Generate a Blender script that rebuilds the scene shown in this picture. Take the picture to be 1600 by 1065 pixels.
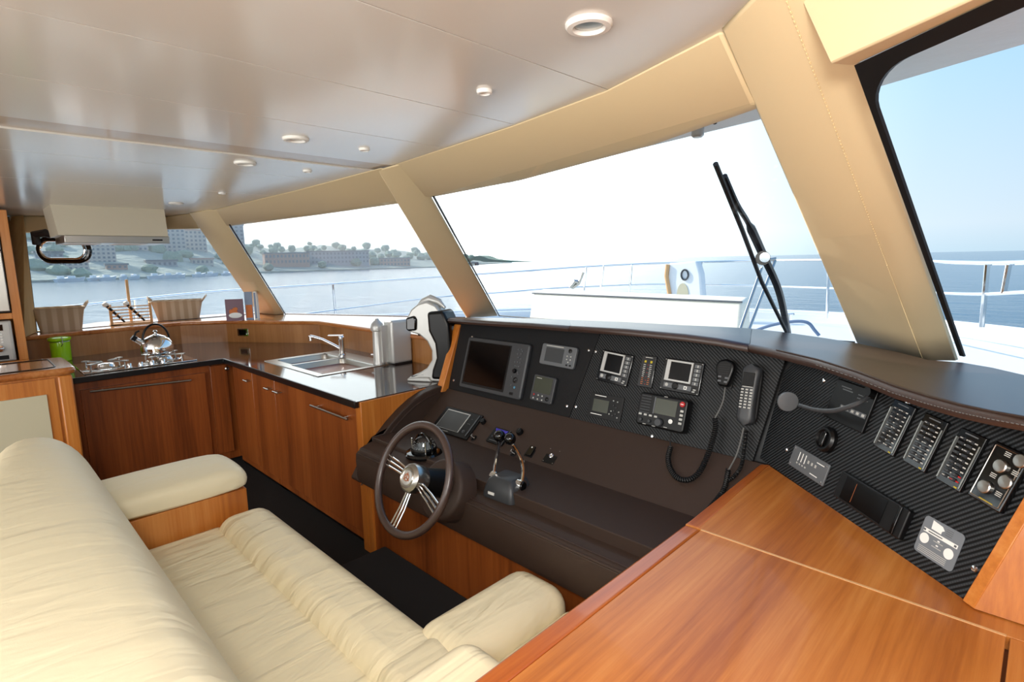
import bpy, math, random
from mathutils import Vector, Matrix
random.seed(7)
for o in list(bpy.data.objects): bpy.data.objects.remove(o)
C = bpy.context.scene.collection
SC = bpy.context.scene
PI = math.pi
# ---------------------------------------------------------------- camera
F_PX = 850.0; PITCH = math.atan2(126, F_PX); ROLL = math.atan(.02); YAW = math.radians(44.8)
EYE = Vector((0, 0, 1.66))
fw = Vector((-math.sin(YAW)*math.cos(PITCH), math.cos(YAW)*math.cos(PITCH), -math.sin(PITCH)))
rt0 = Vector((math.cos(YAW), math.sin(YAW), 0)); up0 = rt0.cross(fw)
rt = rt0*math.cos(ROLL)-up0*math.sin(ROLL); up = up0*math.cos(ROLL)+rt0*math.sin(ROLL)
cam = bpy.data.objects.new('camera', bpy.data.cameras.new('camera')); C.objects.link(cam)
cam.matrix_world = Matrix(((rt.x, up.x, -fw.x, EYE.x), (rt.y, up.y, -fw.y, EYE.y), (rt.z, up.z, -fw.z, EYE.z), (0, 0, 0, 1)))
cam.data.sensor_width = 36; cam.data.lens = 36*F_PX/1600; cam.data.clip_start = .02; cam.data.clip_end = 6000
SC.camera = cam
# ---------------------------------------------------------------- sky, sun, lights, exposure
SUN_DIR = Vector((-1, -.34, .66)).normalized()      # towards the sun
w = bpy.data.worlds.new('sky'); SC.world = w; w.use_nodes = True
nt = w.node_tree; nt.nodes.clear()
out = nt.nodes.new('ShaderNodeOutputWorld'); bg = nt.nodes.new('ShaderNodeBackground')
tc = nt.nodes.new('ShaderNodeTexCoord'); sep = nt.nodes.new('ShaderNodeSeparateXYZ')
nt.links.new(tc.outputs['Generated'], sep.inputs[0])
r1 = nt.nodes.new('ShaderNodeValToRGB'); nt.links.new(sep.outputs['Z'], r1.inputs[0])
def ramp(node, stops):
    e = node.color_ramp.elements
    while len(e) > 1: e.remove(e[-1])
    e[0].position = stops[0][0]; e[0].color = (*stops[0][1], 1)
    for p, c in stops[1:]:
        x = e.new(p); x.color = (*c, 1)
ramp(r1, [(0, (.50, .66, .78)), (.04, (.60, .72, .82)), (.15, (.50, .68, .84)), (.3, (.36, .62, .88)), (.5, (.27, .52, .84)), (1, (.16, .36, .80))])
dot = nt.nodes.new('ShaderNodeVectorMath'); dot.operation = 'DOT_PRODUCT'
nrm = nt.nodes.new('ShaderNodeVectorMath'); nrm.operation = 'NORMALIZE'; nt.links.new(tc.outputs['Generated'], nrm.inputs[0])
nt.links.new(nrm.outputs[0], dot.inputs[0]); dot.inputs[1].default_value = Vector((-.95, .25, .12)).normalized()      # hazy glare side of the sky
r2 = nt.nodes.new('ShaderNodeValToRGB'); nt.links.new(dot.outputs['Value'], r2.inputs[0])
ramp(r2, [(0, (0, 0, 0)), (.28, (0, 0, 0)), (.40, (.03, .03, .03)), (.5, (.09, .09, .09)), (.6, (.25, .25, .25)), (.72, (.65, .65, .65)), (.86, (1, 1, 1))])
mx = nt.nodes.new('ShaderNodeMixRGB'); nt.links.new(r2.outputs[0], mx.inputs[0]); nt.links.new(r1.outputs[0], mx.inputs[1])
mx.inputs[2].default_value = (2.2, 2.4, 2.45, 1)
nt.links.new(mx.outputs[0], bg.inputs[0]); bg.inputs[1].default_value = 1.0
nt.links.new(bg.outputs[0], out.inputs[0])
sun = bpy.data.objects.new('sun', bpy.data.lights.new('sun', 'SUN')); C.objects.link(sun)
sun.data.energy = 4.0; sun.data.angle = .01; sun.data.color = (1, .95, .86)
sun.rotation_euler = SUN_DIR.to_track_quat('Z', 'Y').to_euler()
def area(name, loc, target, sx, sy, e, col=(1, 1, 1)):
    l = bpy.data.lights.new(name, 'AREA'); l.shape = 'RECTANGLE'; l.size = sx; l.size_y = sy; l.energy = e; l.color = col
    o = bpy.data.objects.new(name, l); C.objects.link(o); o.location = loc
    o.rotation_euler = (Vector(loc)-Vector(target)).to_track_quat('Z', 'Y').to_euler()
area('aft_opening_fill', (-2.2, -2.7, 1.35), (-2.2, 2, 1.1), 5.0, 1.5, 70, (1, .97, .92))  # area fill added behind the camera at the unseen aft opening
area('camera_flash', (.12, -.2, 1.9), (-1.7, 1.7, .7), .30, .22, 19, (1, .96, .9))
area('flash_bounce_fill', (-.1, -.6, 2.08), (-1.2, .6, 0), 1.6, 1.2, 30, (1, .96, .9))  # unseen fill panel added under the ceiling, standing in for bounced flash
area('low_aft_fill', (-1.6, -2.4, .5), (-2.2, 1.2, 2.6), 3.5, 1.2, 30, (1, .97, .93))  # low unseen lamp added behind the camera to brighten the ceiling
SC.view_settings.view_transform = 'Standard'; SC.view_settings.look = 'None'
SC.view_settings.exposure = .28; SC.view_settings.gamma = 1; SC.view_settings.use_curve_mapping = False
# ---------------------------------------------------------------- survey helpers: sight a photo point onto a real plane
def ray(x, y): return (fw*F_PX+rt*(x-800)+up*(532.5-y)).normalized()
def PL(x, y, p, n):
    d = ray(x, y); n = Vector(n); return EYE+d*((Vector(p)-EYE).dot(n)/d.dot(n))
def Z(x, y, z): return PL(x, y, (0, 0, z), (0, 0, 1))
def X(x, y, v): return PL(x, y, (v, 0, 0), (1, 0, 0))
def Y(x, y, v): return PL(x, y, (0, v, 0), (0, 1, 0))
def D(x, y, dist):
    d = ray(x, y); return EYE+d*(dist/math.hypot(d.x, d.y))
# ---------------------------------------------------------------- materials
def lin(h):
    if isinstance(h, str): h = [int(h[i:i+2], 16)/255 for i in (0, 2, 4)]
    return tuple((c/12.92 if c <= .04045 else ((c+.055)/1.055)**2.4) for c in h)
def mat(name, col, rough=.5, metal=0, coat=0, bump=None, spec=.5, emit=None, trans=0, sheen=0):
    m = bpy.data.materials.new(name); m.use_nodes = True; n = m.node_tree; b = n.nodes['Principled BSDF']
    b.inputs['Base Color'].default_value = (*lin(col), 1); b.inputs['Roughness'].default_value = rough
    b.inputs['Metallic'].default_value = metal; b.inputs['Coat Weight'].default_value = coat
    b.inputs['Coat Roughness'].default_value = .06; b.inputs['Specular IOR Level'].default_value = spec
    b.inputs['Transmission Weight'].default_value = trans; b.inputs['Sheen Weight'].default_value = sheen
    if emit:
        b.inputs['Emission Color'].default_value = (*lin(emit[0]), 1); b.inputs['Emission Strength'].default_value = emit[1]
    if bump:
        sc, st, dist = bump
        t = n.nodes.new('ShaderNodeTexCoord'); x = n.nodes.new('ShaderNodeTexNoise'); x.inputs['Scale'].default_value = sc; x.inputs['Detail'].default_value = 4
        n.links.new(t.outputs['Object'], x.inputs['Vector']); q = n.nodes.new('ShaderNodeBump'); q.inputs['Strength'].default_value = st; q.inputs['Distance'].default_value = dist
        n.links.new(x.outputs[0], q.inputs['Height']); n.links.new(q.outputs[0], b.inputs['Normal'])
    return m
def wood(name, stops, along, rough=.35, coat=.3, fine=55, band=5):
    m = mat(name, stops[0], rough, coat=coat); n = m.node_tree; b = n.nodes['Principled BSDF']
    t = n.nodes.new('ShaderNodeTexCoord'); mp = n.nodes.new('ShaderNodeMapping')
    n.links.new(t.outputs['Object'], mp.inputs[0])
    s = [fine, fine, fine]; s[along] = fine*.035; mp.inputs['Scale'].default_value = s
    x = n.nodes.new('ShaderNodeTexNoise'); x.inputs['Scale'].default_value = 1; x.inputs['Detail'].default_value = 5; x.inputs['Roughness'].default_value = .65
    n.links.new(mp.outputs[0], x.inputs['Vector'])
    mp2 = n.nodes.new('ShaderNodeMapping'); s = [band, band, band]; s[along] = band*.07; mp2.inputs['Scale'].default_value = s
    n.links.new(t.outputs['Object'], mp2.inputs[0])
    x2 = n.nodes.new('ShaderNodeTexNoise'); x2.inputs['Scale'].default_value = 1; x2.inputs['Detail'].default_value = 2; n.links.new(mp2.outputs[0], x2.inputs['Vector'])
    ad = n.nodes.new('ShaderNodeMath'); ad.operation = 'MULTIPLY_ADD'; ad.inputs[1].default_value = .45; n.links.new(x.outputs[0], ad.inputs[0])
    mu = n.nodes.new('ShaderNodeMath'); mu.operation = 'MULTIPLY'; mu.inputs[1].default_value = .55; n.links.new(x2.outputs[0], mu.inputs[0]); n.links.new(mu.outputs[0], ad.inputs[2])
    r = n.nodes.new('ShaderNodeValToRGB'); k = len(stops)-1
    ramp(r, [(.34+.32*i/k, lin(c)) for i, c in enumerate(stops)]); n.links.new(ad.outputs[0], r.inputs[0]); n.links.new(r.outputs[0], b.inputs['Base Color'])
    return m
def leather(name, col, rough=.45, sc=420, st=.12, wr=0):
    m = mat(name, col, rough); n = m.node_tree; b = n.nodes['Principled BSDF']
    t = n.nodes.new('ShaderNodeTexCoord'); v = n.nodes.new('ShaderNodeTexVoronoi'); v.inputs['Scale'].default_value = sc
    n.links.new(t.outputs['Object'], v.inputs['Vector']); q = n.nodes.new('ShaderNodeBump'); q.inputs['Strength'].default_value = st; q.inputs['Distance'].default_value = .001
    n.links.new(v.outputs['Distance'], q.inputs['Height'])
    if wr:
        mp = n.nodes.new('ShaderNodeMapping'); mp.inputs['Scale'].default_value = (9, 2.2, 3); mp.inputs['Rotation'].default_value = (0, 0, .25); n.links.new(t.outputs['Object'], mp.inputs[0])
        x = n.nodes.new('ShaderNodeTexNoise'); x.inputs['Scale'].default_value = 1.3; x.inputs['Detail'].default_value = 3; x.inputs['Distortion'].default_value = .6
        n.links.new(mp.outputs[0], x.inputs['Vector']); q2 = n.nodes.new('ShaderNodeBump'); q2.inputs['Strength'].default_value = wr; q2.inputs['Distance'].default_value = .03
        n.links.new(x.outputs[0], q2.inputs['Height']); n.links.new(q2.outputs[0], q.inputs['Normal'])
    n.links.new(q.outputs[0], b.inputs['Normal'])
    return m
def stripes(name, c1, c2, period, ang, rough=.35, amount=1.0):
    m = mat(name, c1, rough); n = m.node_tree; b = n.nodes['Principled BSDF']
    t = n.nodes.new('ShaderNodeTexCoord'); mp = n.nodes.new('ShaderNodeMapping'); mp.inputs['Rotation'].default_value = (0, 0, ang); n.links.new(t.outputs['Object'], mp.inputs[0])
    wv = n.nodes.new('ShaderNodeTexWave'); wv.inputs['Scale'].default_value = 1/period*.314159*1.0; wv.bands_direction = 'Y'; n.links.new(mp.outputs[0], wv.inputs['Vector'])
    mp2 = n.nodes.new('ShaderNodeMapping'); mp2.inputs['Rotation'].default_value = (0, 0, ang+PI/2); n.links.new(t.outputs['Object'], mp2.inputs[0])
    w2 = n.nodes.new('ShaderNodeTexWave'); w2.inputs['Scale'].default_value = 1/(period*.6)*.314159; w2.bands_direction = 'Y'; n.links.new(mp2.outputs[0], w2.inputs['Vector'])
    r = n.nodes.new('ShaderNodeValToRGB'); ramp(r, [(.35, (0, 0, 0)), (.75, (amount,)*3)]); n.links.new(wv.outputs[0], r.inputs[0])
    rr = n.nodes.new('ShaderNodeMath'); rr.operation = 'MULTIPLY_ADD'; rr.inputs[1].default_value = .4; rr.inputs[2].default_value = .6; n.links.new(w2.outputs[0], rr.inputs[0])
    mm = n.nodes.new('ShaderNodeMath'); mm.operation = 'MULTIPLY'; n.links.new(r.outputs[0], mm.inputs[0]); n.links.new(rr.outputs[0], mm.inputs[1])
    x = n.nodes.new('ShaderNodeMixRGB'); x.inputs[1].default_value = (*lin(c1), 1); x.inputs[2].default_value = (*lin(c2), 1); n.links.new(mm.outputs[0], x.inputs[0]); n.links.new(x.outputs[0], b.inputs['Base Color'])
    q = n.nodes.new('ShaderNodeBump'); q.inputs['Strength'].default_value = .4; q.inputs['Distance'].default_value = .0015; n.links.new(wv.outputs[0], q.inputs['Height']); n.links.new(q.outputs[0], b.inputs['Normal'])
    return m
def glass(name, tint=(1, 1, 1), refl=1.0, rough=0.0):
    m = bpy.data.materials.new(name); m.use_nodes = True; n = m.node_tree; n.nodes.clear()
    o = n.nodes.new('ShaderNodeOutputMaterial'); t = n.nodes.new('ShaderNodeBsdfTransparent'); t.inputs[0].default_value = (*tint, 1)
    g = n.nodes.new('ShaderNodeBsdfGlossy'); g.inputs['Roughness'].default_value = rough; f = n.nodes.new('ShaderNodeFresnel'); f.inputs[0].default_value = 1.4
    k = n.nodes.new('ShaderNodeMath'); k.operation = 'MULTIPLY'; k.inputs[1].default_value = refl; n.links.new(f.outputs[0], k.inputs[0])
    x = n.nodes.new('ShaderNodeMixShader'); n.links.new(k.outputs[0], x.inputs[0]); n.links.new(t.outputs[0], x.inputs[1]); n.links.new(g.outputs[0], x.inputs[2]); n.links.new(x.outputs[0], o.inputs[0])
    return m
M = {}
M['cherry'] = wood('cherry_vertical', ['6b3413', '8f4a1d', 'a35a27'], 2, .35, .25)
M['cherry_lit'] = wood('cherry_lit_vertical', ['a45a1f', 'bf722c', 'd08a44'], 2, .35, .25)  # brighter copy of the cherry, with the light put into its colour
M['cherry_x'] = wood('cherry_along_x', ['8a4817', 'a9622a', 'ba7436'], 0, .3, .4)
M['desk'] = wood('desk_veneer', ['9c531c', 'b96d2b', 'cb8440'], 1, .36, .15, 70, 7)
M['desk_edge'] = wood('desk_edge_wood', ['8c3f10', 'a9541c', 'bd6d2c'], 1, .3, .4)
M['ledge'] = wood('ledge_wood', ['9a5526', 'b56f38', 'c98951'], 0, .18, .6, 40)
M['splash'] = wood('splash_veneer', ['8e5a2c', 'a06a38', 'b27c48'], 2, .4, .2, 40)
M['maple'] = wood('pale_board', ['b48a50', 'c19a62', 'cba772'], 2, .5, .1)
M['cream'] = leather('cream_leather', 'ece0bf', .5, 500, .08, .35)
M['creamw'] = leather('cream_wrinkled_leather', 'ecdfbc', .5, 500, .08, .8)
M['vinyl'] = leather('cream_vinyl', 'dcc8a0', .55, 700, .08)
M['stitch'] = mat('stitch_thread', 'e6cf9f', .8)
M['brown'] = leather('brown_leather', '35251c', .62, 600, .25)
M['brown_pad'] = leather('brown_pad_leather', '3b2a24', .38, 500, .3)
bp_ = M['brown_pad'].node_tree.nodes['Principled BSDF']; bp_.inputs['Coat Weight'].default_value = .5; bp_.inputs['Coat Roughness'].default_value = .28
M['carbon'] = stripes('carbon_film', '0b0c0d', '3a3c3e', .0105, math.atan2(.8, 1), .38)
M['carbon_r'] = stripes('carbon_film_right', '0b0c0d', '393c3f', .0105, -math.atan2(1, 1), .38)
M['carbon_f'] = stripes('carbon_film_fine', '101113', '2a2b2d', .0045, .6, .4)
for k_ in ('carbon', 'carbon_r', 'carbon_f'): M[k_].node_tree.nodes['Principled BSDF'].inputs['Specular IOR Level'].default_value = .2
M['black'] = mat('black_plastic', '0a0a0b', .35, spec=.3)
M['blackg'] = mat('black_gloss', '050506', .06)
M['rubber'] = mat('black_rubber', '0b0b0c', .55)
M['grey'] = mat('grey_plastic', '35373a', .42)
M['greyl'] = mat('light_grey_plastic', '5c5f62', .45)
M['silverp'] = mat('silver_plastic', 'b9b9b6', .32, .35)
M['chrome'] = mat('chrome', 'e6e6e6', .07, 1)
M['steel'] = mat('brushed_steel', 'b8b6b0', .28, 1)
M['screen'] = mat('dark_screen', '020203', .12, spec=.3)
M['lcd'] = mat('lcd_green_grey', '3c4034', .25)
M['lcdg'] = mat('lcd_grey', '3b3e40', .25)
M['white'] = mat('white_print', 'e8e8e4', .5)
M['keyw'] = mat('key_white', 'b5b5b0', .5)
M['red'] = mat('red_button', 'b01b1b', .35)
M['yellow'] = mat('yellow_print', 'b9a520', .5)
M['orange'] = mat('orange_print', 'a05a30', .5)
M['blue'] = mat('blue_badge', '3a33a8', .25)
M['bluel'] = mat('blue_button', '4a88a8', .4)
M['ceil'] = mat('lacquered_ceiling', 'd9d6ce', .22, coat=.5, spec=.6)
M['ceil'].node_tree.nodes['Principled BSDF'].inputs['Coat Roughness'].default_value = .12
M['groove'] = mat('ceiling_groove', '8a7d6c', .7)
M['ceilstrip'] = mat('ceiling_shaded_strip', 'b9aa99', .25, coat=.3)  # browner and darker than the panels; groove shade put into the colour
M['counter'] = mat('dark_laminate_counter', '2c1c17', .09, coat=.4)
M['counter_edge'] = mat('counter_black_edge', '121214', .3)
M['carpet'] = mat('dark_carpet', '0b0b0c', .95, bump=(900, .6, .003))
M['carpet2'] = mat('step_carpet', '17171a', .95, bump=(900, .6, .003))
M['beige'] = mat('beige_panel', 'c6bda0', .5)
M['hood'] = mat('hood_cream_enamel', 'cfc8b4', .35)
M['gel'] = mat('white_gelcoat', 'e9eaea', .35)
M['eave'] = mat('eave_gelcoat', 'dcdedf', .4, bump=(9, .3, .02))
M['deck'] = mat('white_deck', 'dfe0de', .55)
M['sunpad'] = mat('sunpad_vinyl', 'f4ecd9', .55)
M['glass'] = glass('window_glass', (.97, .985, .985), .08)
M['glassp'] = glass('panel_glass', (.95, .95, .95), .6)
M['green'] = mat('green_glass_jar', '93cc1c', .12)
M['basket'] = stripes('wicker_linen_stripe', 'b09a80', 'd8c8b2', .075, PI/2, .8, .6)
M['pine'] = mat('pale_pine', 'd6a672', .5)
M['gasket'] = mat('black_gasket', '08080a', .5)
M['sticker'] = mat('grey_sticker', '70767c', .4)
M['wire'] = mat('grey_cable', '6a6a68', .4)
M['mirror'] = mat('dark_mirror', '8a9694', .08, 1)
M['paper'] = mat('page_paper', 'e5e0d4', .6)
M['purple'] = mat('book_cover_plum', '5a2240', .3)
M['food'] = mat('printed_food', 'c86a22', .5, bump=(60, .5, .01))
M['bookblue'] = mat('book_cover_blue', '6d7f9a', .3)
M['trunkgrey'] = mat('pier_concrete', '6d7478', .8)
# ---------------------------------------------------------------- mesh builder
class MB:
    def __init__(s): s.v = []; s.f = []
    def add(s, vs, fs, T=None):
        o = len(s.v)
        s.v += [tuple((T @ Vector(p)) if T else p) for p in vs]; s.f += [tuple(i+o for i in f) for f in fs]; return s
    def box(s, c, d, T=None):
        x, y, z = c; a, b, e = d[0]/2, d[1]/2, d[2]/2
        vs = [(x+i*a, y+j*b, z+k*e) for i in (-1, 1) for j in (-1, 1) for k in (-1, 1)]
        return s.add(vs, [(0, 1, 3, 2), (4, 6, 7, 5), (0, 4, 5, 1), (2, 3, 7, 6), (0, 2, 6, 4), (1, 5, 7, 3)], T)
    def bx(s, x0, x1, y0, y1, z0, z1, T=None): return s.box(((x0+x1)/2, (y0+y1)/2, (z0+z1)/2), (abs(x1-x0), abs(y1-y0), abs(z1-z0)), T)
    def prism(s, pts, h0, h1, axis='z', T=None):
        n = len(pts)
        def P(p, h): return (p[0], p[1], h) if axis == 'z' else ((h, p[0], p[1]) if axis == 'x' else (p[0], h, p[1]))
        vs = [P(p, h0) for p in pts]+[P(p, h1) for p in pts]
        fs = [tuple(range(n)), tuple(range(2*n-1, n-1, -1))]+[(i, i+n, (i+1) % n+n, (i+1) % n) for i in range(n)]
        return s.add(vs, fs, T)
    def loft(s, rows, closed=True, cap=True, T=None):
        n = len(rows[0]); vs = [p for r in rows for p in r]; fs = []
        for i in range(len(rows)-1):
            for j in range(n if closed else n-1):
                k = (j+1) % n; fs.append((i*n+j, i*n+k, (i+1)*n+k, (i+1)*n+j))
        if cap and closed: fs += [tuple(range(n-1, -1, -1)), tuple((len(rows)-1)*n+j for j in range(n))]
        return s.add(vs, fs, T)
    def tube(s, pts, r, n=8, closed=False, T=None):
        pts = [Vector(p) for p in pts]; m = len(pts); rows = []; t0 = None; u = None
        for i in range(m):
            if closed: t = (pts[(i+1) % m]-pts[i-1]).normalized()
            else: t = (pts[min(i+1, m-1)]-pts[max(i-1, 0)]).normalized()
            if u is None: u = t.orthogonal().normalized()
            else:
                u = (u-t*u.dot(t)).normalized()
            v = t.cross(u); rr = r[i] if isinstance(r, (list, tuple)) else r
            rows.append([pts[i]+(u*math.cos(a)+v*math.sin(a))*rr for a in [2*PI*j/n for j in range(n)]])
        if closed: rows.append(rows[0]); return s.loft(rows, True, False, T)
        return s.loft(rows, True, True, T)
    def cyl(s, p0, p1, r0, r1=None, n=18, T=None): return s.tube([p0, p1], [r0, r0 if r1 is None else r1], n, T=T)
    def lathe(s, prof, n=24, T=None):
        rows = [[(r*math.cos(2*PI*j/n), r*math.sin(2*PI*j/n), z) for j in range(n)] for r, z in prof]
        return s.loft(rows, True, True, T)
    def rrect(s, w_, h_, r, z0, z1, T=None, k=5, c=(0, 0)):
        pts = rrpts(w_, h_, r, k); return s.prism([(x+c[0], y+c[1]) for x, y in pts], z0, z1, T=T)
    def build(s, name, m, parent=None, bevel=0, seg=2, ang=35, sub=0, flat=False):
        me = bpy.data.meshes.new(name); me.from_pydata(s.v, [], s.f); me.update()
        bmfix(me)
        if not flat:
            me.polygons.foreach_set('use_smooth', [True]*len(me.polygons)); me.set_sharp_from_angle(angle=math.radians(ang))
        me.materials.append(m if not isinstance(m, str) else M[m])
        o = bpy.data.objects.new(name, me); C.objects.link(o); o.parent = parent
        if bevel:
            b = o.modifiers.new('bevel', 'BEVEL'); b.width = bevel; b.segments = seg; b.limit_method = 'ANGLE'; b.angle_limit = math.radians(40); b.harden_normals = False
        if sub:
            q = o.modifiers.new('sub', 'SUBSURF'); q.levels = sub; q.render_levels = sub
        return o
import bmesh
def bmfix(me):
    b = bmesh.new(); b.from_mesh(me); bmesh.ops.recalc_face_normals(b, faces=b.faces); b.to_mesh(me); b.free()
def rrpts(w_, h_, r, k=5):
    pts = []
    for cx, cy, a0 in ((w_/2-r, h_/2-r, 0), (-w_/2+r, h_/2-r, PI/2), (-w_/2+r, -h_/2+r, PI), (w_/2-r, -h_/2+r, 3*PI/2)):
        for i in range(k+1):
            a = a0+PI/2*i/k; pts.append((cx+r*math.cos(a), cy+r*math.sin(a)))
    return pts
def tag(o, label=None, cat=None, group=None, kind=None):
    if label: o['label'] = label
    if cat: o['category'] = cat
    if group: o['group'] = group
    if kind: o['kind'] = kind
    return o
def thing(name, label, cat, T=None, group=None, kind=None):
    o = bpy.data.objects.new(name, None); C.objects.link(o); o.empty_display_size = .02
    if T is not None: o.matrix_world = T if isinstance(T, Matrix) else Matrix.Translation(T)
    return tag(o, label, cat, group, kind)
def struct(name, mb, m, bevel=0, label=None, **k):
    return tag(mb.build(name, m, None, bevel, **k), label=label, kind='structure')
def copy_tree(o, parent=None):
    c = o.copy(); C.objects.link(c); c.parent = parent
    for ch in [x for x in bpy.data.objects if x.parent == o]: copy_tree(ch, c)
    return c
def frame(O, u, v):
    u = Vector(u).normalized(); v = Vector(v).normalized(); n = u.cross(v).normalized(); v = n.cross(u)
    return Matrix(((u.x, v.x, n.x, O[0]), (u.y, v.y, n.y, O[1]), (u.z, v.z, n.z, O[2]), (0, 0, 0, 1)))
def loc2(FM, x, y):
    O = FM.translation; n = FM.col[2].xyz; p = PL(x, y, O, n); q = FM.inverted() @ p; return (q.x, q.y)
def rect(FM, tl, tr, br, bl):
    a, b, c, d = [Vector(loc2(FM, *p)) for p in (tl, tr, br, bl)]
    ce = (a+b+c+d)/4; w_ = ((b-a).length+(c-d).length)/2; h_ = ((a-d).length+(b-c).length)/2
    r = (b-a)+(c-d); ang = math.atan2(r.y, r.x)
    return FM @ Matrix.Translation((ce.x, ce.y, 0)) @ Matrix.Rotation(ang, 4, 'Z'), w_, h_
T3 = Matrix.Translation
# ================================================================ CABIN SHELL
CEIL = 2.12; LED = 1.12
Cpx = [(13, 337), (82, 338), (258, 338), (296, 334), (330, 328), (460, 297), (590, 262), (620, 255), (800, 195), (945, 140), (1120, 50), (1160, 18), (1190, 0), (1270, -40)]
Cl = [(p.x, p.y) for p in (Z(x, y, CEIL) for x, y in Cpx)]
Cl = [(-6.42, -3.0), (-6.42, .1)]+Cl+[(.05, .80), (.6, .40), (1.15, -.1), (1.45, -.8), (1.5, -3.0)]
def front_y(x):
    for (a, b), (c, d) in zip(Cl[1:], Cl[2:]):
        if a <= x <= c and c > a: return b+(d-b)*(x-a)/(c-a)
    return Cl[2][1]
jx = sorted([Z(557, 0, CEIL).x, Z(400, 101, CEIL).x, Z(200, 148, CEIL).x, Z(300, 219, CEIL).x, Z(300, 234, CEIL).x, Z(150, 247, CEIL).x, Z(200, 290, CEIL).x])
xs = [-6.42]+jx+[.35, 1.5]
ceil = thing('ceiling', None, None, (0, 0, 0), kind='structure')
for i, (a, b) in enumerate(zip(xs, xs[1:])):
    a += .002; b -= .002
    mids = [a]+[p[0] for p in Cl[2:-2] if a < p[0] < b]+[b]
    pts = [(x, front_y(x)+.05) for x in mids]+[(b, -3), (a, -3)]
    strip = (b-a) < .2
    MB().prism(pts, CEIL+(.006 if strip else 0), CEIL+.03).build('panel', 'ceilstrip' if strip else 'ceil', ceil, flat=True)
pts = [(x, y+.12) for x, y in Cl]
MB().prism(pts, CEIL+.035, CEIL+.08).build('roof_deck', 'groove', ceil, flat=True)
# header boards above the windows (padded cream vinyl)
def header(name, top, bot, th=.05):
    m = MB(); n = len(top)
    inn = [[Vector(t), Vector(b)] for t, b in zip(top, bot)]
    rows = []
    for t, b in inn:
        o = Vector((0, 0, 0)); d = Vector((t.x+2.5, t.y+1.5, 0)).normalized()*th
        rows.append([t, b, b+d, t+d])
    m.loft(rows); return struct(name, m, 'vinyl', bevel=.01)
def pil_z(top_px, bot_px, bz, px, py):
    a, b = Z(*top_px, CEIL), Z(*bot_px, bz); best = min((abs(sum((a.lerp(b, k/200)-EYE).normalized().cross(ray(px, py)).length for _ in (0,))), k) for k in range(201)); return a.lerp(b, best[1]/200).z
z2l = pil_z((327, 327), (429, 492), LED, 352, 353)
z2r = pil_z((586, 264), (727, 496), LED, 614, 313)-.003
z3l = pil_z((620, 254.5), (754, 494), LED, 660, 307)
z3r = pil_z((1120, 44), (1335, 535), 1.29, 1171, 165)-.003
z2l = max(z2l, 2.0)
Hz = 1.97
h1t = [Z(x, y, CEIL) for x, y in ((13, 337), (82, 338), (258, 338), (300, 333))]
h1b = [Z(17, 364, 1.975), X(82, 362, h1t[1].x+.06), X(258, 358, -5.78), Z(312, 357, 2.0)]
header('wall_port_header', h1t, h1b)
h2t = [Z(x, y, CEIL) for x, y in ((331, 327.5), (460, 297), (594, 261.5))]
h2b = [Z(x, y, z) for x, y, z in ((352, 353, z2r), (490, 335, z2r), (622, 316, z2r))]
header('wall_bow_header', h2t, h2b)
h3t = [Z(x, y, CEIL) for x, y in ((616, 256), (800, 195), (945, 140), (1126, 46))]
h3b = [Z(x, y, z) for x, y, z in ((655, 309, z3r), (800, 281, z3r), (1000, 226, z3r), (1178, 162, z3r))]
header('wall_centre_header', h3t, h3b)
h4t = [Vector((-.36, 1.05, CEIL)), Vector((.05, .80, CEIL)), Vector((.6, .4, CEIL)), Vector((1.15, -.1, CEIL)), Vector((1.45, -.8, CEIL))]
h4b = [Z(1297, 100, Hz), Z(1517, 0, Hz), Vector((.45, .48, Hz)), Vector((1.02, 0, Hz)), Vector((1.32, -.8, Hz))]
hh = [Z(1332, 103, Hz), Z(1558, 0, Hz), Vector((.50, .56, Hz)), Vector((1.08, .05, Hz)), Vector((1.4, -.8, Hz))]
m = MB(); m.loft([[t, b, c, c+Vector((.03, .03, .15))] for t, b, c in zip(h4t, h4b, hh)]); struct('wall_starboard_header', m, 'vinyl', .008)
# pillars
def pillar(name, tops, bots, back=.14, m='vinyl'):
    # tops/bots: left front, right front, right outer
    t0, t1, t2 = tops; b0, b1, b2 = bots
    d = lambda a, b, c: a+(c-b)*1.0
    t3 = t0+(t2-t1); b3 = b0+(b2-b1); rows = []
    for k in range(9):
        s = k/8; q = [t0.lerp(b0, s), t1.lerp(b1, s), t2.lerp(b2, s), t3.lerp(b3, s)]
        rows.append(q)
    return struct(name, MB().loft(rows), m, .018, ang=50)
def ext(p, q, z):
    return p+(q-p)*((z-p.z)/(q.z-p.z))
b = [Z(402, 489.5, LED), Z(429, 492, LED), Z(446, 490.5, LED)]
t = [Z(294, 332, CEIL), Z(327, 327, CEIL), ext(b[2], Z(359, 352.5, z2r), CEIL)]
P1 = pillar('trim_1', t, b); p1t, p1b = t, b
b = [Z(727, 496, LED), Z(754, 494, LED), Z(780, 493, LED)]
t = [Z(586, 264, CEIL), Z(620, 254.5, CEIL), ext(b[2], Z(677.6, 308, z3r), CEIL)]
P2 = pillar('trim_2', t, b); p2t, p2b = t, b
BZ = 1.30
b = [Z(1335, 535, BZ-.01), Z(1450, 563, BZ-.01), Z(1503, 563, BZ-.01)]
t = [Z(1120, 44, CEIL), Z(1222, -60, CEIL), Vector((-.285, .98, CEIL))]
P3 = pillar('trim_3', t, b); p3t, p3b = t, b
# stitched seam on the big pillar
m = MB()
for k in range(150):
    s = k/150; p = t[1].lerp(b[1], s); q = t[1].lerp(b[1], s+.003)
    off = (t[0]-t[1]).normalized()*.022 + Vector((0, -.0012, -.0012))
    m.cyl(p+off, q+off, .0011, n=5)
sm = m.build('seam_stitching', 'stitch', P3); sm['kind'] = 'stuff'
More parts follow.
